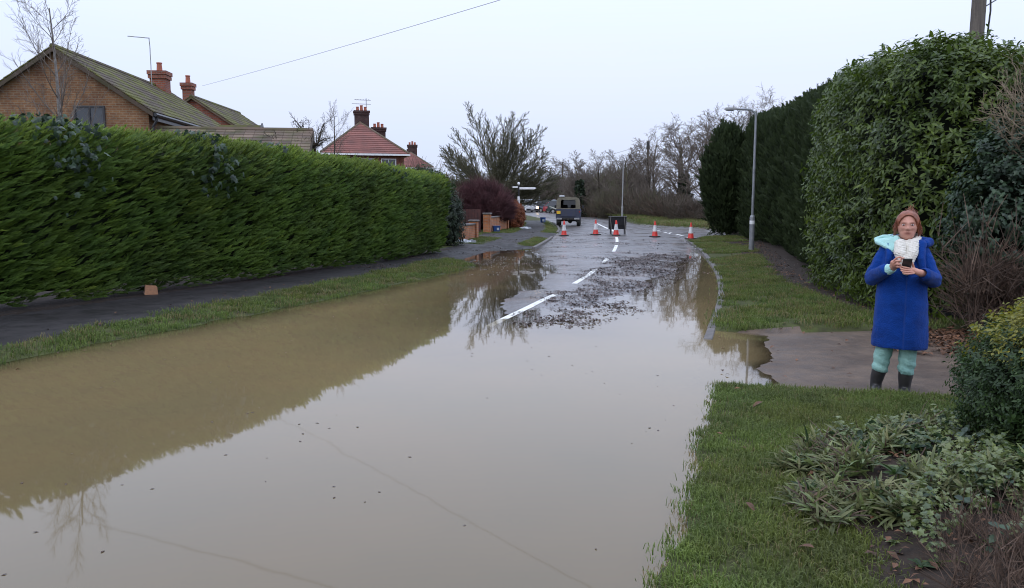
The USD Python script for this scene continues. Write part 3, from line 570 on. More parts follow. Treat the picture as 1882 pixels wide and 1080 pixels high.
def cluster(rng, n, L, Wd, ivy=False, up=.5, stem=.25, droop=.2):
    """a shoot with n leaves"""
    m = MB()
    for k in range(n):
        u = (k + .6) / n; o = np.array([0, 0, u * stem]); az = k * 2.4 + rng.uniform(-.4, .4); el = up * u + rng.uniform(-.35, .3) - droop; l = L * rng.uniform(.7, 1.15)
        x = np.array([math.cos(az) * math.cos(el), math.sin(az) * math.cos(el), math.sin(el)]); R = frames(x[None], np.array([[0, 0, 1.0]]) + rng.normal(0, .25, (1, 3)))[0]
        lm = leafmesh(l, Wd * rng.uniform(.8, 1.15) * (l / L), rng.uniform(.1, .4), rng.uniform(.05, .35), 3, ivy); v, f = lm.mesh(); m.add(v @ R.T + o, f, np.clip(lm.prims()['tone'] + rng.uniform(-.35, .45), 0, 1))
    return m
def leafy(thing_, form, n, protos, rng, vmax=.8, up=.45, out=.7, smin=.7, smax=1.25, depth=.25, ends=(0, 0), vmin=0.0, umin=0, umax=1, name='foliage', bulge=0):
    u, v = form.sample(n, rng, vmin, vmax, umin, umax); p, nn, d = form.at(u, v, rng.uniform(-.05, depth, n))
    for e, k in enumerate(ends):
        if k: ep, en, ei = form.ends(k, rng, e); p = np.vstack([p, ep]); nn = np.vstack([nn, en])
    z = norm(nn * out + np.array([0, 0, up]) + rng.normal(0, .35, p.shape)); x = norm(np.cross(z, rng.normal(0, 1, p.shape))); R = np.stack([x, np.cross(z, x), z], -1)
    return instancer(name, thing_, protos, p, R, rng.uniform(smin, smax, len(p)), rng.integers(0, len(protos), len(p)))
# laurel: along the verge, then turning in beside the drive
PL = [(.10, .0), (.03, .06), (0, .25), (.01, .6), (.03, .88), (.13, .97), (.4, 1.0), (.7, 1.0), (.95, .9), (1, .6), (1, .2)]
LA = HedgeForm([(6.12, 16.3, 4.15), (5.85, 15.0, 4.2), (5.5, 13.0, 4.1), (5.5, 11.6, 4.0), (6.1, 10.95, 3.95), (7.2, 10.75, 3.85), (8.6, 10.6, 3.95), (11.5, 10.2, 4.1), (15, 9.6, 4.1)], 2.6, PL, 1, .22, 8)
laurel = thing('laurel_hedge', 'tall broad leaved glossy laurel hedge standing behind the woman', 'hedge')
part('branches', LA.core(.35, .3), 'laurel_dark', laurel, True)
protos = [(cluster(rng, 7, .13, .052, False, .6, .22), 'laurel_leaf') for _ in range(6)]
leafy(laurel, LA, 13500, protos, rng, .82, .45, .8, .45, .92, .3, (500, 0))
# single leaves that show largest on the near corner
lv, lf = leafmesh(.15, .06, .25, .2, 4).mesh()
u, v = LA.sample(900, rng, .05, .62, .12, .62); p, nn, d = LA.at(u, v, rng.uniform(-.20, -.05, len(u)))
R = frames(norm(nn * .6 + rng.normal(0, .6, p.shape) + np.array([0, 0, -.2])), norm(nn * .5 + np.array([0, 0, .9]) + rng.normal(0, .3, p.shape)))
for k in range(240):
    vv, ff, tt = place(lv, lf, p[k:k + 1], R[k:k + 1], rng.uniform(.7, 1.1, 1), rng.uniform(.3, 1, 1)); part('leaf', MB().add(vv, ff, tt), 'laurel_leaf', laurel)
# dark clipped conifer screen beyond it
PC = [(.06, .0), (.02, .06), (0, .3), (.03, .7), (.10, .9), (.25, .98), (.5, 1.0), (.75, .98), (.95, .85), (1, .5), (1, .1)]
CH = HedgeForm([(10.55, 37.0, 5.5), (10.15, 33.8, 5.4), (9.75, 30, 5.3), (9.05, 26.2, 5.1), (8.0, 22, 4.75), (7.0, 18.6, 4.4), (6.7, 16.9, 4.2)], 2.4, PC, 1, .2, 15)
conifer = thing('conifer_hedge', 'tall dark conifer screen behind the grey street lamp', 'hedge')
part('branches', CH.core(.22), 'hedge_dark', conifer, True)
protos = [(spray(rng, rng.uniform(.24, .36), 8, .03, .5), 'conifer_green') for _ in range(5)]
u, v = CH.sample(13000, rng, 0, .8); p, n, d = CH.at(u, v, rng.uniform(0, .2, len(u)))
ep, en, ei = CH.ends(1200, rng, False); p = np.vstack([p, ep]); n = np.vstack([n, en])
ax = norm(np.array([0, 0, .9]) + n * .55 + rng.normal(0, .25, p.shape)); nn = norm(n + rng.normal(0, .5, p.shape))
instancer('foliage', conifer, protos, p, frames(ax, nn), rng.uniform(.8, 1.3, len(p)), rng.integers(0, 5, len(p)))
def blob(name, label, cat, c, r, protos, n, rng, core='laurel_dark', lump=.25, up=.5, out=.7, smin=.7, smax=1.3, zmin=None, inner=.72, group=None):
    """a shrub: lumpy dark inside, shoots all over and through it"""
    c, r = np.asarray(c, float), np.asarray(r, float); t = thing(name, label, cat, (c[0], c[1], Zs(c[0], c[1])), 0, group); cz = c[2] - Zs(c[0], c[1])
    s = trimesh.creation.icosphere(4); d = s.vertices; f = 1 + (meshkit.fbm(d * 1.7 + c, 3, 2) - .5) * 2 * lump; v = d * r * (f * inner)[:, None] + [0, 0, cz]; v[:, 2] = np.maximum(v[:, 2], .02)
    part('branches', (v, s.faces), core, t, True)
    d = norm(rng.normal(0, 1, (n, 3))); f = 1 + (meshkit.fbm(d * 1.7 + c, 3, 2) - .5) * 2 * lump; p = d * r * (f * rng.uniform(.74, 1.0, n))[:, None] + [0, 0, cz]; k = p[:, 2] > (.03 if zmin is None else zmin); p, d = p[k], d[k]
    z = norm(norm(d / r) * out + np.array([0, 0, up]) + rng.normal(0, .35, p.shape)); x = norm(np.cross(z, rng.normal(0, 1, p.shape))); R = np.stack([x, np.cross(z, x), z], -1)
    return t, p, d, R
def shrub(name, label, cat, c, r, protos, n, rng, **k):
    t, p, d, R = blob(name, label, cat, c, r, protos, n, rng, **k); instancer('foliage', t, protos, p, R, rng.uniform(k.get('smin', .7), k.get('smax', 1.3), len(p)), rng.integers(0, len(protos), len(p))); return t
# dark conifer at the end of the screen
ct, p, d, R = blob('conifer_tree', 'dark ivy clad column of foliage at the far end of the conifer screen', 'tree', (10.35, 38.2, 2.7), (1.15, 1.3, 2.75), None, 6500, rng, core='hedge_dark', lump=.22, inner=.8)
ax = norm(np.array([0, 0, .9]) + d * .6 + rng.normal(0, .28, p.shape)); nn = norm(d + rng.normal(0, .5, p.shape)); instancer('foliage', ct, protos, p, frames(ax, nn), rng.uniform(.8, 1.3, len(p)), rng.integers(0, 5, len(p)))
shrub('conifer_tree', 'small dark evergreen beside the white topped marker post', 'tree', (11.9, 41.0, 1.3), (.75, .8, 1.35), [(spray(rng, .45, 8, .05, .6), 'conifer_green') for _ in range(3)], 900, rng, core='hedge_dark')
# dark ivy and bramble mass right of the woman
shrub('ivy_bush', 'dark ivy mass at the foot of the laurel, right of the woman', 'bush', (7.3, 10.35, 1.5), (1.55, .75, 1.55), [(cluster(rng, 7, .075, .042, True, .5, .2), 'ivy_leaf') for _ in range(5)], 2600, rng, lump=.2)
shrub('ivy_bush', 'dark evergreen bush spilling over the drive at the edge of the picture', 'bush', (9.4, 9.6, 1.6), (1.5, .9, 1.8), [(cluster(rng, 7, .07, .045, False, .5, .2), 'shrub_dark') for _ in range(5)], 2200, rng, lump=.25)
# clipped bush with golden top
gb, p, d, R = blob('golden_bush', 'clipped rounded bush with golden top at the lawn edge', 'bush', (4.08, 4.95, .55), (1.08, 1.0, .70), None, 15000, rng, core='laurel_dark', lump=.10, inner=.82)
PG = [(cluster(rng, 9, .036, .018, False, .7, .10), 'bush_gold') for _ in range(4)]; PD = [(cluster(rng, 9, .036, .019, False, .6, .10), 'bush_green') for _ in range(4)]
gold = rng.uniform(0, 1, len(p)) < np.clip((p[:, 2] - .52) / .36, 0, 1)
instancer('golden_foliage', gb, PG, p[gold], R[gold], rng.uniform(.55, 1.0, gold.sum()), rng.integers(0, 4, gold.sum())); instancer('green_foliage', gb, PD, p[~gold], R[~gold], rng.uniform(.55, 1.0, (~gold).sum()), rng.integers(0, 4, (~gold).sum()))
# ivy on the long hedge
for (uu, vv, lab, k, sx, sz) in ((14.5, .46, 'large dark ivy patch clinging to the nearest stretch of the clipped hedge', 170, .34, .42), (17.5, .43, 'narrow ivy patch on the hedge below the garage roof', 95, .22, .38), (19.6, .5, 'small ivy sprig near the hedge top just past the narrow ivy patch', 16, .18, .14), (24.6, .44, 'farthest ivy sprig on the clipped hedge, towards the brick pillars', 16, .3, .15)):
    uu = uu + rng.normal(0, sx, k); v_ = np.clip(vv + rng.normal(0, sz / 6, k), .1, .7); p, n, d = LH.at(uu, v_, rng.uniform(-.26, -.14, k)); c = p.mean(0)
    t = thing('ivy_patch', lab, 'ivy', c); lm = leafmesh(.085, .075, ivy=True); R = frames(norm(np.array([0, 0, -.8]) + rng.normal(0, .5, p.shape)), norm(n + rng.normal(0, .3, p.shape)))
    q = place(*lm.mesh(), p - c, R, rng.uniform(.8, 1.7, k), rng.uniform(0, .8, k)); part('leaves', MB().add(*q), 'ivy_leaf', t)

# ---------------------------------------------------------------- bare trees
def grow(rng, out, p, d, L, r, lvl, S):
    n = S['steps'][lvl]; pts = [p]; q = p; dd = d
    for i in range(n):
        dd = norm(dd + rng.normal(0, S['wob'][lvl], 3) + np.array([0, 0, S['trop'][lvl]])); q = q + dd * L / n; pts.append(q)
    pts = np.array(pts); r1 = r * S['taper'][lvl]; out.append((lvl, pts, np.linspace(r, r1, n + 1)))
    if lvl + 1 >= len(S['steps']): return
    k = S['kids'][lvl]; st = S['start'][lvl]; az = rng.uniform(0, 6.28)
    for j in range(k):
        fr = st + (1 - st) * (j + rng.uniform(.2, 1)) / k; fr = min(fr, 1.0); x = fr * n; i = min(int(x), n - 1); o = pts[i] + (pts[i + 1] - pts[i]) * (x - i); t = norm(pts[i + 1] - pts[i])
        az += 2.4 + rng.uniform(-.5, .5); an = S['ang'][lvl] * rng.uniform(.6, 1.25); e = norm(np.cross(t, [.3, .2, .93] if abs(t[2]) < .9 else [1, .1, 0])); f = np.cross(t, e)
        nd = norm(t * math.cos(an) + (e * math.cos(az) + f * math.sin(az)) * math.sin(an)); LL = L * S['len'][lvl] * rng.uniform(.65, 1.15) * (1 - S['fall'][lvl] * fr)
        grow(rng, out, o, nd, LL, max((r + (r1 - r) * fr) * S['rad'][lvl], S['rmin']), lvl + 1, S)
def tree_meshes(seed, trunk_h, trunk_r, S, dirs=None):
    rng = np.random.default_rng(seed); out = []
    if dirs is None: grow(rng, out, np.zeros(3), np.array([0, 0, 1.0]), trunk_h, trunk_r, 0, S)
    else:
        d0 = np.array([0, 0, trunk_h]); out.append((0, np.array([[0, 0, -.2], [.02, 0, trunk_h * .5], d0]), np.array([trunk_r * 1.25, trunk_r, trunk_r * 1.05])))
        for d, L, r in dirs: grow(rng, out, d0 + np.array([0, 0, -rng.uniform(0, .35) * trunk_h]), norm(d), L, r, 1, S)
    T, C = MB(), MB(); groups = {}
    for lvl, P, R in out: groups.setdefault((lvl == 0, lvl, len(P)), []).append((P, R))
    for (tr, lvl, m), L in groups.items():
        v, f = tubes(np.array([a for a, _ in L]), np.array([b for _, b in L]), {0: 9, 1: 6, 2: 4}.get(lvl, 3)); (T if tr else C).add(v, f, .5)
    return T, C
def bare_tree(name, label, loc, T, C, tm='bark', cm='twig', rz=0, scale=None, group=None, cat='tree'):
    t = thing(name, label, cat, loc, rz, group, None, scale); part('trunk', T, tm, t, True); part('crown', C, cm, t); return t
# the spreading tree
rng = np.random.default_rng(3)
SB = dict(steps=[3, 6, 5, 4, 2], wob=[.05, .045, .07, .10, .15], trop=[0, .012, .03, .03, .02], taper=[.9, .25, .3, .35, .5], kids=[0, 14, 9, 6], start=[0, .22, .15, .12], ang=[0, .40, .5, .6], len=[0, .42, .5, .5], fall=[0, .45, .4, .4], rad=[0, .5, .5, .6], rmin=.015)
dirs = []
for k in range(34):
    az = k * 2.399 + rng.uniform(-.3, .3); el = np.arcsin(np.clip(.06 + .92 * (k + .5) / 34, 0, .985)); LL = .90 / math.hypot(math.cos(el) / 4.1, math.sin(el) / 6.6)
    dirs.append((np.array([math.cos(az) * math.cos(el), math.sin(az) * math.cos(el), math.sin(el)]), LL * rng.uniform(.9, 1.03), rng.uniform(.055, .085)))
T, C = tree_meshes(4, 1.9, .24, SB, dirs)
bare_tree('bare_tree', 'large spreading bare tree standing beyond the purple bush left of the road', (-1.05, 55, .15), T, C, 'bark_green', 'bark_green', scale=(1.12, 1.12, 1.04))
# upright young birch by the gable
SV = dict(steps=[8, 6, 4, 3], wob=[.03, .06, .1, .14], trop=[.02, .10, .08, .03], taper=[.16, .25, .3, .5], kids=[24, 10, 6], start=[.24, .12, .12], ang=[.85, .6, .6], len=[.40, .45, .5], fall=[.60, .4, .4], rad=[.42, .5, .6], rmin=.004)
T, C = tree_meshes(8, 6.6, .085, SV); bare_tree('birch_tree', 'slender pale bare birch in front of the buff brick gable', (-10.45, 19.2, .1), T, C, 'birch_bark', 'twig', scale=(1, 1, .93))
T, C = tree_meshes(21, 5.9, .07, SV); bare_tree('birch_tree', 'slim upright bare tree between the garage roof and the pink roof', (-6.5, 28.6, .1), T, C, 'bark', 'twig', scale=(.85, .85, .80))
SA = dict(steps=[4, 6, 5, 4], wob=[.08, .2, .25, .25], trop=[.0, .05, .06, .06], taper=[.7, .3, .3, .5], kids=[9, 11, 8], start=[.45, .15, .15], ang=[.85, .7, .7], len=[.55, .45, .45], fall=[.1, .35, .3], rad=[.6, .5, .55], rmin=.009)
T, C = tree_meshes(33, 3.6, .13, SA); bare_tree('apple_tree', 'gnarled bare apple tree at the end of the garage roof', (-7.3, 27.4, .1), T, C, 'bark', 'bark')
# wild trees along the far bank
SW = dict(steps=[6, 6, 5, 4, 2], wob=[.06, .10, .13, .16, .2], trop=[.03, .07, .05, .04, 0], taper=[.22, .25, .3, .4, .6], kids=[16, 9, 7, 4], start=[.15, .12, .12, .15], ang=[.7, .65, .65, .7], len=[.50, .52, .5, .5], fall=[.40, .35, .35, .3], rad=[.5, .5, .55, .7], rmin=.012)
SD = dict(SW, kids=[18, 10, 7, 4], ang=[.9, .7, .7, .7], len=[.54, .5, .5, .5], start=[.08, .12, .12, .15])
protoT = []
for k, (S, h, r) in enumerate(((SW, 7.0, .17), (SD, 6.0, .16), (dict(SW, kids=[13, 7, 5, 3]), 7.6, .13), (SD, 6.6, .19), (dict(SD, rmin=.006, rad=[.45, .5, .5, .65], kids=[20, 11, 8, 4]), 6.8, .14))): _tm = tree_meshes(50 + k, h, r, S); protoT.append((_tm, float(_tm[1].mesh()[0][:, 2].max())))
TR = [  # x, y, prototype, height, rz, label
 (6.9, 82, 1, 6.1, 10, 'bare bushy tree right behind the old off road vehicle'), (9.4, 84, 0, 6.0, 80, 'bare tree next along the bank, right of the off road vehicle'), (10.9, 76, 3, 5.9, 150, 'bare tree on the far bank left of the far grey lamp post'),
 (11.9, 80, 1, 6.2, 200, 'bare tree directly behind the far grey lamp post'), (12.6, 72, 0, 6.3, 30, 'bare tree on the bank right of the far lamp post'), (13.6, 76, 2, 7.6, 90, 'tall bare tree beside the dark wooden pole'), (14.4, 66, 3, 7.0, 250, 'bare tree with leaning limbs just right of the dark wooden pole'),
 (15.0, 71, 2, 7.9, 310, 'tall wispy bare tree midway between the dark pole and the conifer screen'), (14.1, 58, 0, 7.0, 120, 'bare tree on the far bank behind the right hand traffic cone'), (15.1, 55, 2, 7.3, 20, 'pale bare tree leaning at the far bank near the conifer screen'), (16.4, 60, 1, 6.4, 60, 'low branching bare tree farthest right on the far bank'),
 (5.8, 104, 1, 6.0, 45, 'distant bare tree above the roof of the off road vehicle'), (2.6, 122, 3, 4.8, 100, 'distant bare tree above the oncoming car with lit headlights'), (-1.4, 118, 0, 4.2, 10, 'distant bare tree seen beneath the spreading tree'), (-5.5, 112, 1, 3.6, 210, 'distant bare tree behind the purple bush'), (9.2, 112, 0, 6.2, 280, 'distant bare tree behind the parked red car'),
 (11.3, 40, 4, 7.4, 0, 'bare tree rising behind the dark foliage column left of the street lamp'), (13.3, 38.5, 4, 7.4, 140, 'bare tree rising over the conifer screen right of the street lamp'), (12.4, 41.5, 4, 6.3, 70, 'smaller bare tree low behind the street lamp head'),
 (-12.5, 30, 2, 0, 0, '')][:-1]
first = {}
for x, y, k, h, rz, lab in TR:
    (T, C), H = protoT[k]; s = h * (1.0 if k == 4 else 1.12) / H; loc = (x, y, Zs(x, y) - .05)
    if k not in first: first[k] = bare_tree('wild_tree', lab, loc, T, C, 'bark_green' if k % 2 else 'bark', 'twig', rz, (s * 1.5, s * 1.5, s), 'bare trees along the far bank')
    else: copy(first[k], lab, loc, rz, (s * (1.15 if k == 4 else 1.5), s * (1.15 if k == 4 else 1.5), s), name='wild_tree')
# ivy on two trunks
for x, y, h, lab in ((6.8, 80.5, 3.6, 'dark ivy clothing the tree right behind the off road vehicle'), (14.2, 65.6, 3.4, 'dark ivy clothing the tree right of the dark wooden pole')):
    n = 900; z = rng.uniform(.3, h, n); a = rng.uniform(0, 6.28, n); r = (.75 - .45 * z / h) * rng.uniform(.6, 1.1, n); p = np.stack([r * np.cos(a), r * np.sin(a), z], 1)
    t = thing('ivy_growth', lab, 'ivy', (x, y, Zs(x, y))); R = Rot.random(n, random_state=7).as_matrix(); lm = leafmesh(.24, .2, ivy=True); part('leaves', MB().add(*place(*lm.mesh(), p, R, rng.uniform(.7, 1.4, n), rng.uniform(0, 1, n))), 'shrub_dark', t)
def twig_bundle(seed, h, n, spread, r=.008):
    rng = np.random.default_rng(seed); P = []
    for k in range(n):
        az = rng.uniform(0, 6.28); a = rng.uniform(0, spread); d = np.array([math.cos(az) * math.sin(a), math.sin(az) * math.sin(a), math.cos(a)]); L = h * rng.uniform(.55, 1.05); u = np.linspace(0, 1, 5)[:, None]
        q = np.array([rng.normal(0, .12), rng.normal(0, .12), 0]) * h + d * L * u + rng.normal(0, .05, (5, 3)) * u * h; P.append(q)
        for j in range(2):
            i = rng.integers(1, 4); e = norm(d + rng.normal(0, .45, 3)); P.append(q[i] + e * L * .4 * u)
    P = np.array(P); R = np.linspace(1.2, .45, 5)[None] * np.full((len(P), 1), r); v, f = tubes(P, R, 3); return MB().add(v, f, np.repeat(rng.uniform(0, 1, len(P)), 15))
# undergrowth on the far bank: a tangle nobody could count
pos = []
for k in range(420):
    u = rng.uniform(0, 1); x = np.interp(u, [0, .25, .5, .75, 1], [7.5, 9.5, 11.6, 13.6, 16.5]); y = np.interp(u, [0, .25, .5, .75, 1], [84, 70, 61, 54.5, 50.5]) + rng.uniform(1.2, 11); pos.append((x + rng.normal(0, .5), y))
pos = np.array(pos); pz = Z(pos[:, 0], pos[:, 1])
u_ = thing('undergrowth', 'brown tangled brush under the bare trees of the far bank', 'undergrowth', kind='stuff')
R = Rot.from_euler('z', rng.uniform(0, 360, len(pos)), degrees=True).as_matrix()
instancer('brush', u_, [(twig_bundle(s, 1.9, 40, 1.15, .011), ('dead_stem', 'twig', 'bark', 'bark_green')[s]) for s in range(4)], np.c_[pos, pz], R, np.c_[rng.uniform(.8, 1.5, (len(pos), 2)), rng.uniform(.6, 1.3, len(pos)) * np.interp(pos[:, 0] / pos[:, 1], [.1, .2, .24, .3], [1.15, 1.0, .6, .45])], rng.integers(0, 4, len(pos)))
wd = thing('woodland', 'thin grey brown woodland filling the gaps behind the trees of the far bank', 'woodland', kind='stuff')
pos = np.array([(x, y) for x, y in np.c_[rng.uniform(-12, 30, 900), rng.uniform(86, 135, 900)] if (road_frame(np.array([x]), np.array([y]))[1][0] > 7 or y > 124) and x / y < .155])[:300]
instancer('trees', wd, [(twig_bundle(600 + s, 5.2, 70, .62, .022), 'twig' if s % 2 else 'bark_green') for s in range(4)], np.c_[pos, Z(pos[:, 0], pos[:, 1])], Rot.from_euler('z', rng.uniform(0, 360, len(pos)), degrees=True).as_matrix(), rng.uniform(.6, 1.1, len(pos)), rng.integers(0, 4, len(pos)))
# long pale grass at the foot of the bank
def tuft(seed, h, n, w, lean=.5, spread=.08):
    rng = np.random.default_rng(seed); m = MB()
    az = rng.uniform(0, 6.28, n); L = h * rng.uniform(.5, 1.15, n); b = np.c_[rng.normal(0, spread, (n, 2)), np.zeros(n)]; dl = np.stack([np.cos(az), np.sin(az), 0 * az], 1); s = np.stack([-dl[:, 1], dl[:, 0], 0 * az], 1) * w / 2; ln = rng.uniform(.05, lean, n)[:, None]
    p1 = b + dl * ln * (L * .35)[:, None] + np.array([0, 0, .6]) * L[:, None]; p2 = b + dl * ln * L[:, None] * 1.1 + np.array([0, 0, 1.0]) * (L * (1 - ln[:, 0] * .45))[:, None]
    v = np.stack([b - s, b + s, p1 + s * .75, p1 - s * .75, p2], 1).reshape(-1, 3); k = np.arange(n)[:, None] * 5; f = np.vstack([k + [[0, 1, 2]], k + [[0, 2, 3]], k + [[3, 2, 4]]])
    t = np.repeat(rng.uniform(-.2, .25, n), 5) + np.tile([.15, .15, .5, .5, .8], n); return m.add(v, f, np.clip(t, 0, 1))
def scatter_grass(name, label, pts, protos, rng, smin=.7, smax=1.25, zmin=.012):
    t = thing(name, label, 'grass', kind='stuff'); z = Z(pts[:, 0], pts[:, 1]); k = z > zmin; pts, z = pts[k], z[k]
    R = Rot.from_euler('z', rng.uniform(0, 360, len(pts)), degrees=True).as_matrix(); instancer('blades', t, protos, np.c_[pts, z - .004], R, rng.uniform(smin, smax, len(pts)), rng.integers(0, len(protos), len(pts)))
def in_reg(x0, x1, y0, y1, n, rng, f):
    p = np.c_[rng.uniform(x0, x1, n), rng.uniform(y0, y1, n)]; return p[f(p)]
G1 = [(tuft(100 + k, .052, 46, .0055, .9, .055), 'grass_blade') for k in range(5)] + [(tuft(110, .05, 14, .005, 1.1, .06), 'grass_straw')]
def lawn(p):
    yc, t = road_frame(p[:, 0], p[:, 1]); return (t > 3.0) & (sdist(DRIVE, p[:, 0], p[:, 1]) > -.03) & (sdist(BED, p[:, 0], p[:, 1]) > -.06)
p = in_reg(.2, 6.5, 2.4, 7.6, 9800, rng, lambda p: lawn(p) & (p[:, 1] < 7.9)); scatter_grass('grass', 'short mown grass of the lawn beside the flooded road', p, G1, rng, zmin=.038)
G2 = [(tuft(120 + k, .075, 44, .010, .8, .09), 'grass_blade') for k in range(5)] + [(tuft(130 + k, .09, 20, .009, .9, .1), 'grass_straw') for k in range(2)]
def vergeR(p):
    yc, t = road_frame(p[:, 0], p[:, 1]); bare = meshkit.fbm(np.c_[p * .9, 0 * p[:, 0]], 3, 31)
    hx = np.interp(p[:, 1], [10, 11, 13, 17, 22, 27, 34, 37], [8, 5.5, 5.35, 5.8, 7.1, 8.4, 10.0, 11.0]); return (t > 3.12) & (p[:, 0] < hx - .05) & (sdist(DRIVE, p[:, 0], p[:, 1]) > .02) & (sdist(SIDE, p[:, 0], p[:, 1]) > .1) & (p[:, 1] > 9) & (bare < .62)
p = in_reg(2.6, 10.5, 10.3, 37, 15000, rng, vergeR); scatter_grass('grass', 'rough wet grass verge between the kerb and the tall hedges', p, G2, rng)
def vergeL(p):
    yc, t = road_frame(p[:, 0], p[:, 1]); return (-t > 3.2) & (-t < np.interp(yc, [0, 22, 30, 60], [4.85, 4.8, 3.8, 3.8]) + (meshkit.fbm(np.c_[p * 2, 0 * p[:, 0]], 3, 4) - .5) * .4) & ((yc < 22.6) | (yc > 30.4)) & (sdist(LDRIVE, p[:, 0], p[:, 1]) > .1)
p = in_reg(-9, 2.6, 4, 60, 34000, rng, vergeL); scatter_grass('grass', 'narrow muddy grass strip between the flood and the footpath', p, G2, rng, zmin=.004)
def vergeLL(p):
    yc, t = road_frame(p[:, 0], p[:, 1]); return (-t > 5.25) & (-t < 7.2) & (yc > 30.5) & (sdist(LDRIVE, p[:, 0], p[:, 1]) > .05)
p = in_reg(-4.5, 1.6, 29, 58, 3500, rng, vergeLL); scatter_grass('grass', 'small grass plots in front of the low brick garden walls', p, G2, rng)
G3 = [(tuft(140 + k, .28, 40, .022, .8, .25), 'grass_blade' if k < 2 else 'grass_straw') for k in range(4)]
def bankp(p): return (sdist(SIDE, p[:, 0], p[:, 1]) > .25) & (road_frame(p[:, 0], p[:, 1])[1] > 3.3)
p = in_reg(6, 24, 44, 95, 7000, rng, lambda p: bankp(p) & (p[:, 1] > 44) & (p[:, 0] < 7 + (100 - p[:, 1]) * .32)); scatter_grass('grass', 'long pale grass along the foot of the far bank', p, G3, rng)
# flower bed: grey leaved perennials, ivy, brown stalks
t = thing('perennial_clump', 'clump of grey green lance leaved perennials at the front of the flower bed', 'plant', kind=None)
def lance(seed, n, L, w):
    rng = np.random.default_rng(seed); m = MB()
    for k in range(n):
        az = k * 2.4 + rng.uniform(-.4, .4); el = rng.uniform(.1, 1.2); l = L * rng.uniform(.6, 1.2); x = np.array([math.cos(az) * math.cos(el), math.sin(az) * math.cos(el), math.sin(el)])
        lm = leafmesh(l, w, .25, rng.uniform(.2, .7), 4); R = frames(x[None], np.array([[0, 0, 1.0]]) + rng.normal(0, .3, (1, 3)))[0]; v, f = lm.mesh(); m.add(v @ R.T, f, np.clip(lm.prims()['tone'] + rng.uniform(-.4, .4), 0, 1))
    return m
p = in_reg(1.45, 3.0, 3.0, 5.5, 2400, rng, lambda p: (sdist(BED, p[:, 0], p[:, 1]) < .10) & (p[:, 1] > 3.55 + (p[:, 0] - 1.6) * .25) & (p[:, 0] < 2.6 + .3 * np.sin(p[:, 1] * 5)) & (meshkit.fbm(np.c_[p * 3.5, 0 * p[:, 0]], 2, 16) > .45))[:780]
hh = .05 + .15 * np.clip(-sdist(BED, p[:, 0], p[:, 1]) / .5, 0, 1) * meshkit.fbm(np.c_[p * 3, 0 * p[:, 0]], 2, 6) * 1.6; z = Z(p[:, 0], p[:, 1]) + rng.uniform(0, 1, len(p)) * hh
instancer('foliage', t, [(lance(200 + k, 10, .105, .015), 'grey_leaf') for k in range(3)] + [(lance(203, 9, .11, .017), 'bed_ivy'), (lance(204, 9, .09, .02), 'bush_green')] + [(lance(210, 8, .12, .008), 'dead_stem')], np.c_[p, z], Rot.from_euler('zyx', np.c_[rng.uniform(0, 360, len(p)), rng.normal(0, 22, (len(p), 2))], degrees=True).as_matrix(), rng.uniform(.6, 1.25, len(p)), np.minimum(rng.integers(0, 16, len(p)) % 6, 5))
t = thing('trailing_ivy', 'yellow green trailing ivy spreading over the back of the flower bed', 'plant')
p = in_reg(1.9, 4.2, 3.35, 5.6, 2600, rng, lambda p: (sdist(BED, p[:, 0], p[:, 1]) < .05) & (p[:, 0] > 2.15 + .4 * np.sin(p[:, 1] * 3.1)) & (meshkit.fbm(np.c_[p * 2.2, 0 * p[:, 0]], 2, 8) + (p[:, 1] - 4.4) * .22 > .34))[:1500]
z = Z(p[:, 0], p[:, 1]) + rng.uniform(.02, 1, len(p)) * (.05 + .15 * meshkit.fbm(np.c_[p * 1.6, 0 * p[:, 0]], 2, 5))
instancer('foliage', t, [(cluster(rng, 7, .034, .030, True, .5, .10), 'bed_ivy') for k in range(4)] + [(cluster(rng, 5, .055, .04, False, .3, .08), 'ivy_leaf')], np.c_[p, z], Rot.from_euler('zyx', np.c_[rng.uniform(0, 360, len(p)), rng.normal(0, 25, (len(p), 2))], degrees=True).as_matrix(), rng.uniform(.6, 1.2, len(p)), rng.integers(0, 5, len(p)))
t = thing('dead_stalks', 'tangle of dead brown stalks at the near corner of the flower bed', 'dead plant')
p = in_reg(1.75, 4.0, 2.3, 4.3, 1500, rng, lambda p: (sdist(BED, p[:, 0], p[:, 1]) < -.1) & (p[:, 1] < 3.55 + (p[:, 0] - 1.9) * .3) & (p[:, 0] > 1.85))[:170]
instancer('stalks', t, [(twig_bundle(300 + k, .36, 22, 1.25, .0026), 'dead_stem') for k in range(4)], np.c_[p, Z(p[:, 0], p[:, 1])], Rot.from_euler('z', rng.uniform(0, 360, len(p)), degrees=True).as_matrix(), rng.uniform(.35, .85, len(p)), rng.integers(0, 4, len(p)))
t = thing('bed_weeds', 'low green weeds dotted over the bare soil of the flower bed', 'weeds', kind='stuff')
p = in_reg(1.5, 3.6, 2.3, 5.4, 700, rng, lambda p: (sdist(BED, p[:, 0], p[:, 1]) < -.02) & (meshkit.fbm(np.c_[p * 4, 0 * p[:, 0]], 2, 41) > .5))[:170]
instancer('leaves', t, [(lance(700, 7, .045, .022), 'bed_ivy'), (lance(701, 8, .05, .02), 'bush_green'), (lance(702, 8, .07, .006), 'grass_blade')], np.c_[p, Z(p[:, 0], p[:, 1])], Rot.from_euler('z', rng.uniform(0, 360, len(p)), degrees=True).as_matrix(), rng.uniform(.5, 1.3, len(p)), rng.integers(0, 3, len(p)))
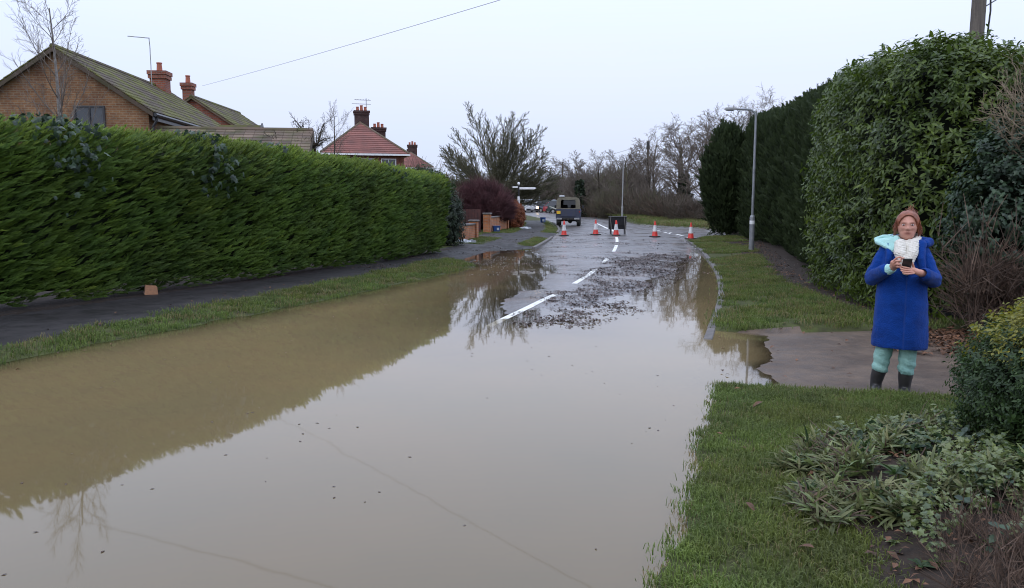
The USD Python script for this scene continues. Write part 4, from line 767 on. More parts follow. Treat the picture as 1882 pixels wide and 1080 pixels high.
# litter: clumps of leaves, loose leaves
def litter(name, label, pts, lift, sizes, mt, rng, kindlbl='leaf litter'):
    t = thing(name, label, kindlbl, kind='stuff'); lm = leafmesh(1, .6, .3, .3, 2); n = len(pts); z = np.maximum(Z(pts[:, 0], pts[:, 1]), 0) + rng.uniform(0, lift, n)
    nn = norm(np.array([0, 0, 1.0]) + rng.normal(0, .17, (n, 3))); R = frames(rng.normal(0, 1, (n, 3)) * [1, 1, .25], nn); part('leaves', MB().add(*place(*lm.mesh(), np.c_[pts, z + .006], R, rng.uniform(*sizes, n), rng.uniform(0, 1, n))), mt, t)
p = in_reg(4.3, 6.6, 6.8, 10.4, 5200, rng, lambda p: (meshkit.fbm(np.c_[p * 1.2, 0 * p[:, 0]], 3, 3) + (p[:, 0] - 5.0) * .35 + (p[:, 1] - 8.6) * .12 > .52))[:3200]
litter('leaf_litter', 'brown fallen leaves heaped on the drive behind the woman', p, .05, (.05, .09), 'dead_leaf', rng)
p = in_reg(4.6, 10, 10.6, 34, 5000, rng, lambda p: (p[:, 0] > np.interp(p[:, 1], [10, 11, 13, 17, 22, 27, 34], [5.6, 4.9, 4.7, 5.0, 6.2, 7.4, 9.0])) & (p[:, 0] < np.interp(p[:, 1], [10, 11, 13, 17, 22, 27, 34], [6.2, 5.8, 5.7, 6.3, 7.6, 9.0, 10.5])))[:2200]
litter('leaf_litter', 'dark leaf litter along the foot of the tall right hedges', p, .02, (.04, .08), 'dead_leaf', rng)
def bedl(p): return sdist(BED, p[:, 0], p[:, 1]) < 0
p = in_reg(1.5, 5, 2.2, 5.9, 1300, rng, bedl); litter('leaf_litter', 'scattered brown leaves on the soil of the flower bed', p, .03, (.03, .06), 'dead_leaf', rng)
# muck washed onto the road
def muck(p):
    yc, t = road_frame(p[:, 0], p[:, 1]); a = meshkit.fbm(np.c_[p * [1.3, .55], 0 * p[:, 0]], 4, 12); band = np.exp(-((t - np.interp(yc, [10, 14, 20, 28], [.9, .75, 1.1, 1.5])) / np.interp(yc, [10, 14, 22, 28], [.55, .85, 1.15, 1.2])) ** 2) * sstep(10.2, 12.5, yc) * sstep(30, 24, yc)
    return (np.abs(t) < 3) & (a * (.35 + band) > rng.uniform(.31, .74, len(p)) * np.where(band > .1, 1, 1.2))
c = in_reg(-3, 6.5, 10, 33, 17000, rng, muck); n = rng.integers(3, 14, len(c)); p = np.repeat(c, n, 0) + rng.normal(0, 1, (n.sum(), 2)) * [.075, .05]
litter('leaf_muck', 'dark wet clumps of leaves and mud strewn down the right side of the road', p, .014, (.014, .075), 'muck', rng, 'debris')
c = in_reg(-6, 8, 19, 42, 4200, rng, lambda p: (meshkit.fbm(np.c_[p * 1.1, 0 * p[:, 0]], 3, 22) > .53) & (sdist(SIDE, p[:, 0], p[:, 1]) > 0)); n = rng.integers(2, 7, len(c)); p = np.repeat(c, n, 0) + rng.normal(0, 1, (n.sum(), 2)) * [.10, .06]
litter('leaf_muck', 'thin dark debris left on the road and footpath near the cones', p, .012, (.03, .08), 'muck', rng, 'debris')
p = in_reg(-9, 4.5, 5, 22, 700, rng, lambda p: (np.abs(road_frame(p[:, 0], p[:, 1])[1] - 4.1) < .9) | (np.abs(road_frame(p[:, 0], p[:, 1])[1] + 4.6) < .9)); litter('leaf_litter', 'odd brown leaves lying along both verges', p, .03, (.04, .08), 'dead_leaf', rng)
for x, y, s, lab, rz in ((1.86, 4.62, .15, 'curled orange brown leaf lying on the lawn at the edge of the flower bed', 20), (1.42, 3.55, .09, 'dark leaf on the lawn nearest the bottom of the picture', 130), (1.45, 5.75, .10, 'brown leaf lying nearest the water edge on the lawn', 70), (2.05, 6.3, .10, 'dark red leaf on the lawn below the drive', 200), (1.28, 4.15, .07, 'small dark leaf in the middle of the lawn', 290), (1.05, 5.2, .07, 'reddish leaf on the lawn between the water and the brown leaf', 10)):
    lm = leafmesh(s, s * .5, .5, .6, 5); v, f = lm.mesh(); part('fallen_leaf', MB().add(v * [1, 1, .6] + [0, 0, s * .25], f, .8 if s > .12 else .35), 'dead_leaf', None); o = stage.GetPrimAtPath(uniq('/World', 'x').replace('/x', '')) if False else None
    q = [c_ for c_ in stage.GetPrimAtPath('/World').GetChildren() if c_.GetName().startswith('fallen_leaf')][-1]; tag(q, lab, 'leaf'); X = UsdGeom.Xformable(q); X.AddTranslateOp().Set((x, y, Zs(x, y) + .03)); X.AddRotateZOp().Set(rz)
t = thing('floating_leaves', 'specks of leaf and twig floating on the flood', 'debris', kind='stuff'); lm = leafmesh(1, .5, .1, .1, 2)
p = in_reg(-5.5, 3.2, 3.4, 20, 900, rng, lambda p: (np.abs(road_frame(p[:, 0], p[:, 1])[1]) < 3.0) & (Z(p[:, 0], p[:, 1]) < -.01) & (meshkit.fbm(np.c_[p * .8, 0 * p[:, 0]], 3, 55) > .52))[:150]
part('leaves', MB().add(*place(*lm.mesh(), np.c_[p, np.full(len(p), .003)], frames(rng.normal(0, 1, (len(p), 3)) * [1, 1, 0], np.tile([[0, 0, 1.0]], (len(p), 1))), rng.uniform(.012, .045, len(p)), rng.uniform(0, 1, len(p)))), 'muck', t)
# purple bush, shrub by the hedge end, copper hedge, low shrubs
t = thing('purple_bush', 'big purple brown twiggy bush behind the brick garden walls', 'bush', (-1.75, 45.2, .15))
part('branches', twig_bundle(5, 1.9, 60, 1.1, .02), 'plum_twig', t)
d = norm(rng.normal(0, 1, (520, 3))); d[:, 2] = np.abs(d[:, 2]); P_ = d * [1.75, 1.6, 1.9] * rng.uniform(.45, .98, 520)[:, None] + [0, 0, .6]; Rm = frames(norm(np.cross(norm(d + [0, 0, .6]), rng.normal(0, 1, d.shape))), norm(d + np.array([0, 0, .8]) + rng.normal(0, .3, d.shape)))
instancer('foliage', t, [(twig_bundle(20 + k, .75, 26, .8, .007), 'plum_twig') for k in range(3)], P_, Rm, rng.uniform(.7, 1.1, 520), rng.integers(0, 3, 520))
shrub('dark_shrub', 'dark glossy shrub squeezed between the clipped hedge end and the brick pillar', 'shrub', (-2.45, 30.3, 1.05), (.62, .9, 1.2), [(cluster(rng, 7, .08, .04, False, .5, .2), 'shrub_dark') for _ in range(4)], 900, rng)
shrub('dark_shrub', 'yellow green leafy shrub showing over the far end of the clipped hedge', 'shrub', (-3.4, 31.0, 2.0), (1.1, .8, 1.05), [(cluster(rng, 7, .10, .05, False, .5, .2), 'bush_green') for _ in range(4)], 700, rng)
t, p, d, R = blob('copper_hedge', 'clipped copper brown beech hedge at the end of the low wall', 'hedge', (.1, 48.6, .85), (.62, 1.9, .95), None, 2600, rng, core='dead_stem', lump=.1, inner=.85)
instancer('foliage', t, [(cluster(rng, 7, .10, .06, False, .5, .15), 'beech_leaf') for _ in range(4)], p, R, rng.uniform(.7, 1.2, len(p)), rng.integers(0, 4, len(p)))
t = thing('bare_hedge', 'straggly bare brown hedge below the gutter of the pink roofed house', 'hedge', (-6.2, 40.0, .1))
p = np.c_[rng.uniform(-2.8, 3.0, 170), rng.uniform(-.5, .5, 170), rng.uniform(.3, 2.1, 170)]; instancer('twigs', t, [(twig_bundle(400 + k, 1.7, 26, .6, .009), 'dead_stem') for k in range(3)], p, Rot.from_euler('z', rng.uniform(0, 360, 170), degrees=True).as_matrix(), rng.uniform(.7, 1.1, 170), rng.integers(0, 3, 170))
# bare climber on the laurel and brambles at its foot
t = thing('dead_climber', 'pale bare twiggy climber sprawled over the laurel above the woman', 'climber', (6.75, 10.35, 2.45)); cl = MB()
S4 = dict(steps=[3, 5, 4, 3], wob=[.1, .2, .22, .25], trop=[0, .05, .1, .1], taper=[.8, .4, .4, .5], kids=[0, 7, 5], start=[0, .2, .2], ang=[0, .6, .65], len=[0, .45, .5], fall=[0, .3, .3], rad=[0, .55, .6], rmin=.0032)
out = []
for k in range(30): grow(rng, out, np.array([rng.normal(0, .22), rng.uniform(-.45, .1), rng.uniform(-.45, .3)]), norm(np.array([rng.normal(0, .8), rng.uniform(-.45, .1), rng.uniform(.2, 1.0)])), rng.uniform(.6, 1.15), .012, 1, S4)
for lv in (1, 2, 3):
    L_ = [(P, R) for l, P, R in out if l == lv]; v, f = tubes(np.array([a for a, _ in L_]), np.array([b for _, b in L_]), 4 if lv == 1 else 3); cl.add(v, f, .7)
part('stems', cl, 'twig_pale', t)
t = thing('brambles', 'brown tangle of bramble stems at the foot of the ivy right of the woman', 'brambles', (6.6, 9.95, .05))
p = np.c_[rng.uniform(-.9, 2.6, 90), rng.uniform(-.35, .3, 90), rng.uniform(0, .7, 90)]; instancer('stems', t, [(twig_bundle(500 + k, .9, 22, 1.2, .005), 'dead_stem') for k in range(3)], p, Rot.from_euler('z', rng.uniform(0, 360, 90), degrees=True).as_matrix(), rng.uniform(.6, 1.2, 90), rng.integers(0, 3, 90))

# ---------------------------------------------------------------- street things
mat('cone_red', (.62, .045, .035), (.50, .04, .03), 6, .45)
mat('cone_white', (.62, .62, .62), (.42, .42, .42), 8, .5)
mat('car_silver', (.30, .31, .32), (.26, .27, .28), 3, .3, metal=.3, coat=.5)
mat('car_red', (.26, .02, .025), (.20, .018, .02), 3, .3, coat=.6)
mat('car_blue', (.02, .03, .06), (.018, .025, .045), 3, .3, coat=.6)
mat('car_black', (.012, .014, .014), (.02, .022, .022), 3, .3, coat=.6)
mat('car_green', (.012, .028, .026), (.016, .03, .028), 3, .3, coat=.6)
mat('car_white', (.55, .56, .57), (.45, .46, .47), 3, .35, coat=.5)
mat('canvas', (.165, .148, .108), (.115, .104, .078), 5, .9, bump=.4, bscale=25)
mat('body_navy', (.022, .028, .058), (.03, .034, .05), 4, .5)
mat('mud_spatter', (.05, .042, .034), (.03, .027, .024), 8, .8)
mat('plate_yellow', (.62, .40, .02), (.5, .32, .02), 5, .5)
mat('lamp_red', (.4, .02, .015), (.3, .015, .01), 5, .3)
mat('bin_blue', (.012, .06, .22), (.01, .045, .17), 5, .45)
mat('sheet_white', (.6, .62, .64), (.42, .44, .46), 5, .5)
usdkit.material(stage, '/World/Looks/headlamp_lit', {'e': ('emission', {'color': (1.0, .72, .36), 'strength': 14.0})}, [], surface='e.emission')
# overhead poles and wires
t = thing('utility_pole', 'thick grey wooden utility pole rising out of the laurel hedge', 'utility pole', (7.48, 13.1, .1))
part('pole', MB().tube([[0, 0, 0], [0, 0, 4.0], [.03, 0, 8.0]], [.125, .108, .095], 14), 'pole_wood', t, True)
part('bracket', MB().tube([[.10, 0, 4.93], [.3, -.02, 4.90], [.36, -.02, 4.94]], .018, 6).tube([[.12, 0, 4.78], [.28, -.02, 4.88]], .010, 5), 'steel_grey', t)
part('cable', MB().tube([[.15, -.04, 4.3], [.17, -.05, 4.7], [.14, -.05, 5.2], [.12, -.05, 7.9]], .014, 5), 'wire_black', t)
t = thing('utility_pole', 'dark wooden pole among the bare trees of the far bank', 'utility pole', (12.75, 75, .3))
part('pole', MB().tube([[0, 0, 0], [0, 0, 7.2]], [.15, .11], 10), 'pole_wood', t, True); part('insulator', MB().box((0, 0, 6.75), (.26, .3, .7), 0, .04), 'wire_black', t)
t = thing('utility_pole', 'distant thin wooden pole beyond the off road vehicle', 'utility pole', (7.1, 112, .4))
part('pole', MB().tube([[0, 0, 0], [0, 0, 7.0]], [.14, .11], 8), 'pole_wood', t, True)
def wire(label, A, B, sag, r, n=30):
    u = np.linspace(0, 1, n); P = np.outer(1 - u, A) + np.outer(u, B); P[:, 2] -= sag * 4 * u * (1 - u); w = part('overhead_wire', MB().tube(P, r, 5), 'wire_black'); tag(w, label, 'wire')
wire('overhead wire slanting up from the chimneys of the brick houses across the sky', (9.6, 3.55, 5.5), (-15.15, 39.5, 7.42), .12, .0055)
wire('overhead wire from the top of the thick pole, seen mirrored in the flood', (7.51, 13.1, 7.9), (-26, 29.8, 8.1), .0, .008)
wire('overhead wire sagging leftwards from the dark pole on the far bank', (12.75, 75, 7.3), (2.0, 112, 6.9), .7, .014)
# lamp posts
def lamp_post(label, loc, rz, H=4.75, arm=.72):
    t = thing('street_lamp', label, 'street lamp', loc, rz)
    part('base', lathe([(0, 0), (.085, 0), (.085, 1.15), (.075, 1.2), (.05, 1.22), (0, 1.22)], 14), 'steel_grey', t, True)
    a = np.linspace(0, math.pi / 2, 7); R = .28; bend = [[-R + R * math.cos(x), 0, H - R + R * math.sin(x)] for x in a]
    part('column', MB().tube([[0, 0, 1.2], [0, 0, 2.6]] + bend + [[-arm, 0, H + .01]], [.046, .044] + [.036] * 7 + [.032], 10), 'steel_grey', t, True)
    part('lantern', hull(*[[[-arm + .02, s * .05, H - .02], [-arm + .02, s * .05, H + .06], [-arm - .36, s * .075, H - .02], [-arm - .34, s * .06, H + .05]] for s in (-1, 1)]), 'lead_grey', t)
    part('lens', MB().box((-arm - .19, 0, H - .035), (.26, .11, .03)), 'glass_dark', t)
    part('label_band', lathe([(.0865, .92), (.0865, 1.04)], 14), 'white_gloss', t, True)
    return t
lamp_post('grey street lamp with curved arm standing on the verge before the conifer screen', (8.19, 27.0, .10), 6)
t = thing('street_lamp', 'thin grey far lamp post on the grass bank', 'street lamp', (8.75, 63, .35))
part('base', MB().tube([[0, 0, 0], [0, 0, 1.1]], .075, 10), 'lead_grey', t, True); part('column', MB().tube([[0, 0, 1.1], [.03, 0, 4.6]], [.05, .04], 8), 'lead_grey', t, True); part('lantern', MB().box((-.12, 0, 4.62), (.4, .14, .08), 0, .02), 'lead_grey', t)
t = thing('street_lamp', 'pale distant lamp post behind the black and white finger post', 'street lamp', (4.0, 116, .4))
part('column', MB().tube([[0, 0, 0], [0, 0, 4.8]], [.07, .05], 8), 'lead_grey', t, True); part('lantern', MB().box((-.3, 0, 4.84), (.7, .2, .12), 0, .03), 'lead_grey', t)
# marker post
t = thing('marker_post', 'short dark post with white cap beside the conifers at the junction', 'marker post', (12.35, 46.9, Zs(12.35, 46.9)))
part('post', MB().box((0, 0, .32), (.09, .09, .64), 0, .01), 'lead_grey', t); part('cap', MB().box((-.05, 0, .70), (.26, .14, .12), 0, .02), 'white_gloss', t)
# traffic cones
def cone(label, x, y, rz):
    t = thing('traffic_cone', label, 'traffic cone', (x, y, Zs(x, y)), rz, 'traffic cones closing the road')
    part('base', MB().box((0, 0, .025), (.40, .40, .05), 0, .012), 'rubber', t)
    def fr(z0, z1, o): return lathe([(.148 - .118 * z0 / .75 + o, z0), (.148 - .118 * z1 / .75 + o, z1)], 18)
    part('body', lathe([(.15, .045), (.140, .06), (.030, .75), (.028, .755), (0, .755)], 18), 'cone_red', t, True)
    part('reflective_sleeve', fr(.27, .56, .006), 'cone_white', t, True)
    return t
C0 = cone('red and white traffic cone behind the off road vehicle at the left kerb', 2.6, 39.5, 10)
for lab, x, y, rz in (('red and white traffic cone between the off road vehicle and the black sign board', 4.2, 39.7, 30), ('red and white traffic cone standing against the black sign board', 5.12, 38.9, 0), ('red and white traffic cone just right of the black sign board', 6.83, 37.8, 20), ('red and white traffic cone at the grass corner by the side road', 8.12, 35.9, 45)):
    copy(C0, lab, (x, y, Zs(x, y)), rz)
# sign board seen from behind
t = thing('road_sign', 'black rear side of a road sign board on folding legs in mid road', 'road sign', (5.38, 40.4, Zs(5.38, 40.4)), 4)
Rb = Rot.from_euler('x', -8, degrees=True).as_matrix()
part('board', MB().box((0, 0, .58), (.92, .03, .66), 0, .01, R=None), 'black_gloss', t)
for s in (-1, 1):
    part('leg', MB().box((s * .36, 0, .13), (.05, .05, .27)), 'black_gloss', t); part('leg', MB().tube([[s * .36, -.03, .85], [s * .36, -.34, .0]], .02, 6), 'black_gloss', t)
part('rail', MB().box((0, -.03, .905), (.94, .04, .02)), 'lead_grey', t); part('rail', MB().box((0, -.035, .46), (.84, .03, .04)), 'black_gloss', t)
# vehicles
def wheel(parent, x, y, r, w, hub='lead_grey'):
    k = np.array([[1, 0, 0], [0, 0, 1], [0, -1, 0]]).T
    Ry = np.array([[0, 0, 1], [0, 1, 0], [-1, 0, 0]])
    v, f = lathe([(r * .6, -w / 2), (r * .93, -w / 2), (r, -w * .32), (r, w * .32), (r * .93, w / 2), (r * .6, w / 2)], 22); wh = part('wheel', (v @ Ry.T + [x, y, r], f), 'rubber', parent, 40)
    v, f = lathe([(0, -w * .42), (r * .3, -w * .46), (r * .6, -w * .38), (r * .6, w * .38), (r * .3, w * .46), (0, w * .42)], 22); part('rim', (v @ Ry.T + [x, y, r], f), hub, wh, 40)
def vehicle(name, label, loc, rz, paint, L=4.2, Wd=1.74, H=1.45, belt=.9, kind='hatch', group=None, lit=False):
    """faces -y; side profile extruded across, with wheel arches cut, tucked in at the top"""
    t = thing(name, label, 'car', loc, rz, group); wr = .31; fy, ry = -L / 2 + .82, L / 2 - .78
    hood = .26 * L if kind != 'van' else .16 * L
    prof = Polygon([(-L / 2, .42), (-L / 2 + .04, .25), (L / 2 - .04, .27), (L / 2, .45), (L / 2 - .02, belt - .06), (L / 2 - .12, belt), (-L / 2 + hood, belt), (-L / 2 + .22, belt - .14), (-L / 2 + .03, belt - .26)])
    from shapely.geometry import Point
    for y in (fy, ry): prof = prof.difference(Point(y, wr).buffer(wr + .06))
    g = trimesh.creation.extrude_polygon(prof, Wd, engine='earcut'); v = np.array(g.vertices); v = np.stack([v[:, 2] - Wd / 2, v[:, 0], v[:, 1]], 1); v[:, 0] *= 1 - .10 * np.clip((v[:, 2] - .55) / .5, 0, 1) - .06 * np.clip((np.abs(v[:, 1]) - L / 2 + .3) / .3, 0, 1)
    part('body', (v, g.faces), paint, t)
    w0, w1 = Wd / 2 * .90, Wd / 2 * .72; yb0, yb1 = -L / 2 + hood + .02, L / 2 - .10; yt0, yt1 = -L / 2 + hood + .72, L / 2 - (.55 if kind == 'hatch' else .3)
    part('windows', hull([[s * w0, y, belt - .01] for s in (-1, 1) for y in (yb0, yb1)], [[s * w1, y, H - .07] for s in (-1, 1) for y in (yt0, yt1)]), 'glass_dark', t)
    part('roof', hull([[s * (w1 + .012), y, H - .07] for s in (-1, 1) for y in (yt0 - .02, yt1 + .03)], [[s * (w1 - .1), y, H] for s in (-1, 1) for y in (yt0 + .2, yt1 - .15)]), paint, t)
    for s in (-1, 1):
        for a, b in ((yb0, yt0), (.1, .12), (yb1, yt1)): part('pillar', MB().tube([[s * (w0 + .006), a, belt - .02], [s * (w1 + .012), b, H - .05]], .035, 6), paint, t)
        part('headlamp', MB().box((s * Wd * .36, -L / 2 + .09, .62), (.30, .12, .15) if not (lit and s > 0) else (.34, .16, .26), 0, .03), 'headlamp_lit' if lit and s > 0 else 'sheet_white', t)
        part('tail_lamp', MB().box((s * Wd * .38, L / 2 - .04, .72), (.2, .08, .22), 0, .02), 'lamp_red', t)
        part('mirror', MB().box((s * (w0 + .12), yb0 + .5, belt + .07), (.18, .10, .13), 0, .03), paint, t)
    part('bumper', MB().box((0, -L / 2 - .01, .40), (Wd * .86, .12, .16), 0, .03), 'black_gloss', t); part('bumper', MB().box((0, L / 2 + .01, .42), (Wd * .86, .12, .16), 0, .03), paint, t)
    part('number_plate', MB().box((0, -L / 2 - .075, .42), (.5, .012, .11)), 'sheet_white', t); part('number_plate', MB().box((0, L / 2 + .075, .44), (.5, .012, .11)), 'plate_yellow', t)
    for s in (-1, 1):
        for y in (fy, ry): wheel(t, s * (Wd / 2 - .11), y, wr, .2)
    return t
def put(x, y): return (x, y, Zs(x, y))
vehicle('parked_car', 'pale oncoming car with a lit headlight right of the copper hedge', put(2.25, 108), 12, 'car_white', 4.5, 1.85, 1.75, 1.05, 'van', None, True)
for lab, x, y, rz, c, k, HH in (('small silver grey car behind the oncoming car with the lit headlight', 3.9, 118, 15, 'car_silver', 'hatch', 1.45), ('black car in the queue left of the dark blue car', 5.0, 117, 20, 'car_black', 'hatch', 1.45), ('dark blue car with bright front at the head of the parked row', 5.35, 106, 55, 'car_blue', 'van', 1.75), ('red car parked between the dark blue car and the dark green one', 6.2, 103, 60, 'car_red', 'hatch', 1.42), ('dark green car half hidden by the off road vehicle', 6.6, 99, 65, 'car_green', 'van', 1.7), ('dark red car parked on the verge right of the off road vehicle', 8.55, 92, 205, 'car_red', 'hatch', 1.5)):
    vehicle('parked_car', lab, put(x, y), rz, c, 4.1, 1.72, HH, .9 if k == 'hatch' else 1.0, k, 'cars parked at the bend')
# off road vehicle seen from behind (rear faces -y)
z0 = Zs(3.7, 53); t = thing('off_road_vehicle', 'old navy off road vehicle with beige canvas top seen from behind', 'off-roader', (3.72, 52.6, z0), -6)
prof = Polygon([(0, .52), (3.2, .52), (3.45, .60), (3.45, 1.05), (2.35, 1.12), (2.3, 1.16), (0, 1.16)])
from shapely.geometry import Point
for y in (.62, 2.75): prof = prof.difference(Polygon([(y - .46, .4), (y - .42, .85), (y - .3, .93), (y + .3, .93), (y + .42, .85), (y + .46, .4)]))
g = trimesh.creation.extrude_polygon(prof, 1.62, engine='earcut'); v = np.array(g.vertices); part('body', (np.stack([v[:, 2] - .81, v[:, 0], v[:, 1]], 1), g.faces), 'body_navy', t)
part('tailgate', MB().box((0, -.025, .90), (1.0, .05, .5), 0, .012), 'body_navy', t)
arch = [(.79, 1.165), (.76, 1.72), (.70, 1.86), (.55, 1.93), (0, 1.96), (-.55, 1.93), (-.70, 1.86), (-.76, 1.72), (-.79, 1.165)]
hole = Polygon([(.50, 1.22), (.48, 1.70), (.42, 1.76), (-.42, 1.76), (-.48, 1.70), (-.50, 1.22)])
g = trimesh.creation.extrude_polygon(Polygon(arch).difference(hole), .03, engine='earcut'); v = np.array(g.vertices); cv = part('canvas_top', (np.stack([v[:, 0], v[:, 2] + .0, v[:, 1]], 1), g.faces), 'canvas', t)
m = MB(); A = np.array(arch); k = len(A)
v = np.vstack([np.c_[A[:, 0], np.full(k, .031), A[:, 1]], np.c_[A[:, 0] * .96, np.full(k, 2.2), A[:, 1] - .02]]); q = np.array([[i, i + 1, k + i + 1, k + i] for i in range(k - 1)]); m.add(v, q); v2 = v.copy(); v2[:, 0] *= .97; v2[:, 2] -= .02; m.add(v2, q[:, ::-1]); part('canvas_sheet', m, 'canvas', cv)
for x in (-.5, 0.0, .5): part('hoop', MB().tube([[x * 1.0, .0, 1.95 - abs(x) * .05], [x, 2.2, 1.93 - abs(x) * .05]], .022, 6), 'canvas', cv)
part('roll_strap', MB().tube([[-.46, -.02, 1.80], [0, -.04, 1.77], [.46, -.02, 1.80]], .035, 8), 'canvas', cv)
part('roof_bundle', hull(MB().box((-.42, .1, 2.0), (.34, .3, .1), 0, .03).mesh()[0]), 'sheet_white', t)
part('cab', hull([[s * .74, y, 1.17] for s in (-1, 1) for y in (2.21, 2.34)], [[s * .70, 2.21, 1.85] for s in (-1, 1)]), 'glass_dark', t)
part('seat', MB().box((-.36, 1.9, 1.15), (.5, .18, .55), 0, .05), 'rubber', t); part('seat', MB().box((.36, 1.9, 1.15), (.5, .18, .55), 0, .05), 'rubber', t)
part('number_plate', MB().box((-.62, -.03, .93), (.26, .012, .2)), 'plate_yellow', t)
for s in (-1, 1):
    part('tail_lamp', MB().tube([[s * .76, -.035, .98], [s * .76, .0, .98]], .045, 10), 'lamp_red', t); part('mud_flap', MB().box((s * .64, .02, .40), (.26, .02, .24)), 'rubber', t)
    part('bumper', MB().box((s * .58, -.05, .52), (.34, .10, .10)), 'lead_grey', t)
    for y in (.62, 2.75): wheel(t, s * .68, y, .39, .22, 'mud_spatter')
part('mirror', MB().box((.95, 2.3, 1.3), (.14, .05, .2)), 'black_gloss', t); part('mirror', MB().box((-.95, 2.3, 1.3), (.14, .05, .2)), 'black_gloss', t)
part('axle', MB().tube([[-.6, .62, .39], [.6, .62, .39]], .06, 8).tube([[.12, .62, .36], [.12, .64, .36]], .16, 10), 'mud_spatter', t); part('tow_hitch', MB().box((0, -.08, .48), (.12, .18, .10)), 'rubber', t); part('chassis', MB().box((0, 1.6, .52), (.9, 3.3, .12)), 'rubber', t)
# brick garden walls
def low_wall(label, A, B, h, pa, pb, rng):
    A, B = np.asarray(A, float), np.asarray(B, float); L = np.hypot(*(B - A)); rz = math.degrees(math.atan2(B[1] - A[1], B[0] - A[0])); t = thing('garden_wall', label, 'wall', (A[0], A[1], Zs(*A) - .03), rz)
    part('panel', MB().box((L / 2, 0, h / 2), (L - .36, .2, h)), 'brick_orange', t)
    n = max(1, int((L - .36) / .45))
    for k in range(n): part('coping_stone', MB().box((.18 + (L - .36) * (k + .5) / n, 0, h + .035), ((L - .36) / n - .012, .27, .07), 0, .012), 'kerb_stone', t)
    for x, hh in ((0, pa), (L, pb)):
        if hh: q = part('pillar', MB().box((x, 0, hh / 2), (.36, .36, hh)), 'brick_orange', t); part('cap', MB().box((x, 0, hh + .035), (.44, .44, .07), 0, .02), 'kerb_stone', q)
low_wall('nearest low orange brick garden wall, next to the clipped hedge end', (-2.25, 32.9), (-1.72, 35.6), .66, .95, .80, rng)
low_wall('orange brick garden wall with tall pillar left of the copper hedge', (-1.28, 40.9), (-.38, 46.2), .78, .98, .9, rng)
t = thing('garden_fence', 'dark red slatted garden fence under the purple bush', 'fence', (-2.9, 40.6, Zs(-2.9, 40.6)), 12)
for k in range(9): part('slat', MB().box((k * .155, 0, .62), (.14, .025, 1.2)), 'fence_red', t)
part('rail', MB().box((.62, .035, 1.0), (1.4, .04, .08)), 'fence_red', t); part('rail', MB().box((.62, .035, .3), (1.4, .04, .08)), 'fence_red', t)
# blue crate and blue bucket, sheets of rubbish
x, y = -.82, 41.6; t = thing('blue_box', 'blue plastic box standing by the brick pillar', 'box', put(x, y), 15)
part('body', MB().tm(hull([[s * .15, r * .12, 0] for s in (-1, 1) for r in (-1, 1)], [[s * .18, r * .15, .30] for s in (-1, 1) for r in (-1, 1)])), 'bin_blue', t); part('rim', MB().box((0, 0, .315), (.39, .33, .03), 0, .008), 'bin_blue', t); part('sticker', MB().box((.05, -.142, .17), (.12, .01, .12)), 'sheet_white', t)
x, y = 2.28, 58.5; t = thing('blue_box', 'dark blue tub with white panel on the verge near the vehicle', 'tub', put(x, y), 0)
part('body', lathe([(0, 0), (.17, 0), (.21, .36), (.22, .38), (.20, .38), (.16, .03)], 16), 'bin_blue', t, 40); part('label_panel', MB().box((.03, -.212, .17), (.16, .02, .17)), 'sheet_white', t)
def crumple(label, x, y, sx, sy, sz, seed, name='rubbish_heap'):
    v, f = trimesh.creation.icosphere(3).vertices, trimesh.creation.icosphere(3).faces; d = 1 + (meshkit.fbm(v * 2.4 + seed, 3, seed) - .5) * 1.1; v = v * d[:, None] * [sx, sy, sz]; v[:, 2] = np.maximum(v[:, 2], -.02)
    t = thing(name, label, 'rubbish', put(x, y)); part('sheet', (v, f), 'sheet_white', t); part('bag', (v * [.5, .6, .9] + [sx * .9, .05, 0], f), 'steel_grey', t)
crumple('crumpled white sheeting lying at the foot of the nearest low wall', -1.95, 32.0, .36, .22, .14, 4); crumple('white rubbish lying at the foot of the copper hedge', .72, 46.6, .3, .2, .10, 8)
# finger post
x, y = .42, 50.3; t = thing('finger_post', 'black and white village finger post with white arms by the copper hedge', 'signpost', put(x, y), -4)
for k in range(7): part('band', lathe([(.055, k * .22), (.055, k * .22 + .22)], 12), 'white_gloss' if k % 2 else 'black_gloss', t, True)
part('post', lathe([(0, 0), (.05, 0), (.05, 1.54), (.05, 2.52), (.07, 2.54), (.0, 2.62)], 12), 'black_gloss', t, True); part('collar', lathe([(.052, 1.38), (.075, 1.40), (.075, 1.86), (.052, 1.88)], 12), 'white_gloss', t, True)
arm = Polygon([(.05, 2.33), (1.0, 2.33), (1.12, 2.40), (1.0, 2.47), (.05, 2.47)]); g = trimesh.creation.extrude_polygon(arm, .035, engine='earcut'); v = np.array(g.vertices); part('finger', (np.stack([v[:, 0], v[:, 2] - .017, v[:, 1]], 1), g.faces), 'white_gloss', t)
arm = Polygon([(-.05, 2.42), (-.35, 2.42), (-.42, 2.47), (-.35, 2.52), (-.05, 2.52)]); g = trimesh.creation.extrude_polygon(arm, .035, engine='earcut'); v = np.array(g.vertices); part('finger', (np.stack([v[:, 0], v[:, 2] - .017, v[:, 1]], 1), g.faces), 'white_gloss', t)
part('finial', lathe([(0, 2.6), (.06, 2.62), (.09, 2.70), (.05, 2.78), (0, 2.79)], 12), 'white_gloss', t, True)
# sawn log under the hedge
x, y = -6.52, 14.15; t = thing('timber_block', 'orange cut end of a timber block poking out beneath the clipped hedge', 'timber', put(x, y), 28)
part('block', MB().tm(hull([[s * .11, r * .16, 0] for s in (-1, 1) for r in (-1, 1)], [[-.09, -.16, .17], [.10, -.16, .13], [-.09, .16, .17], [.10, .16, .13]])), 'timber', t)

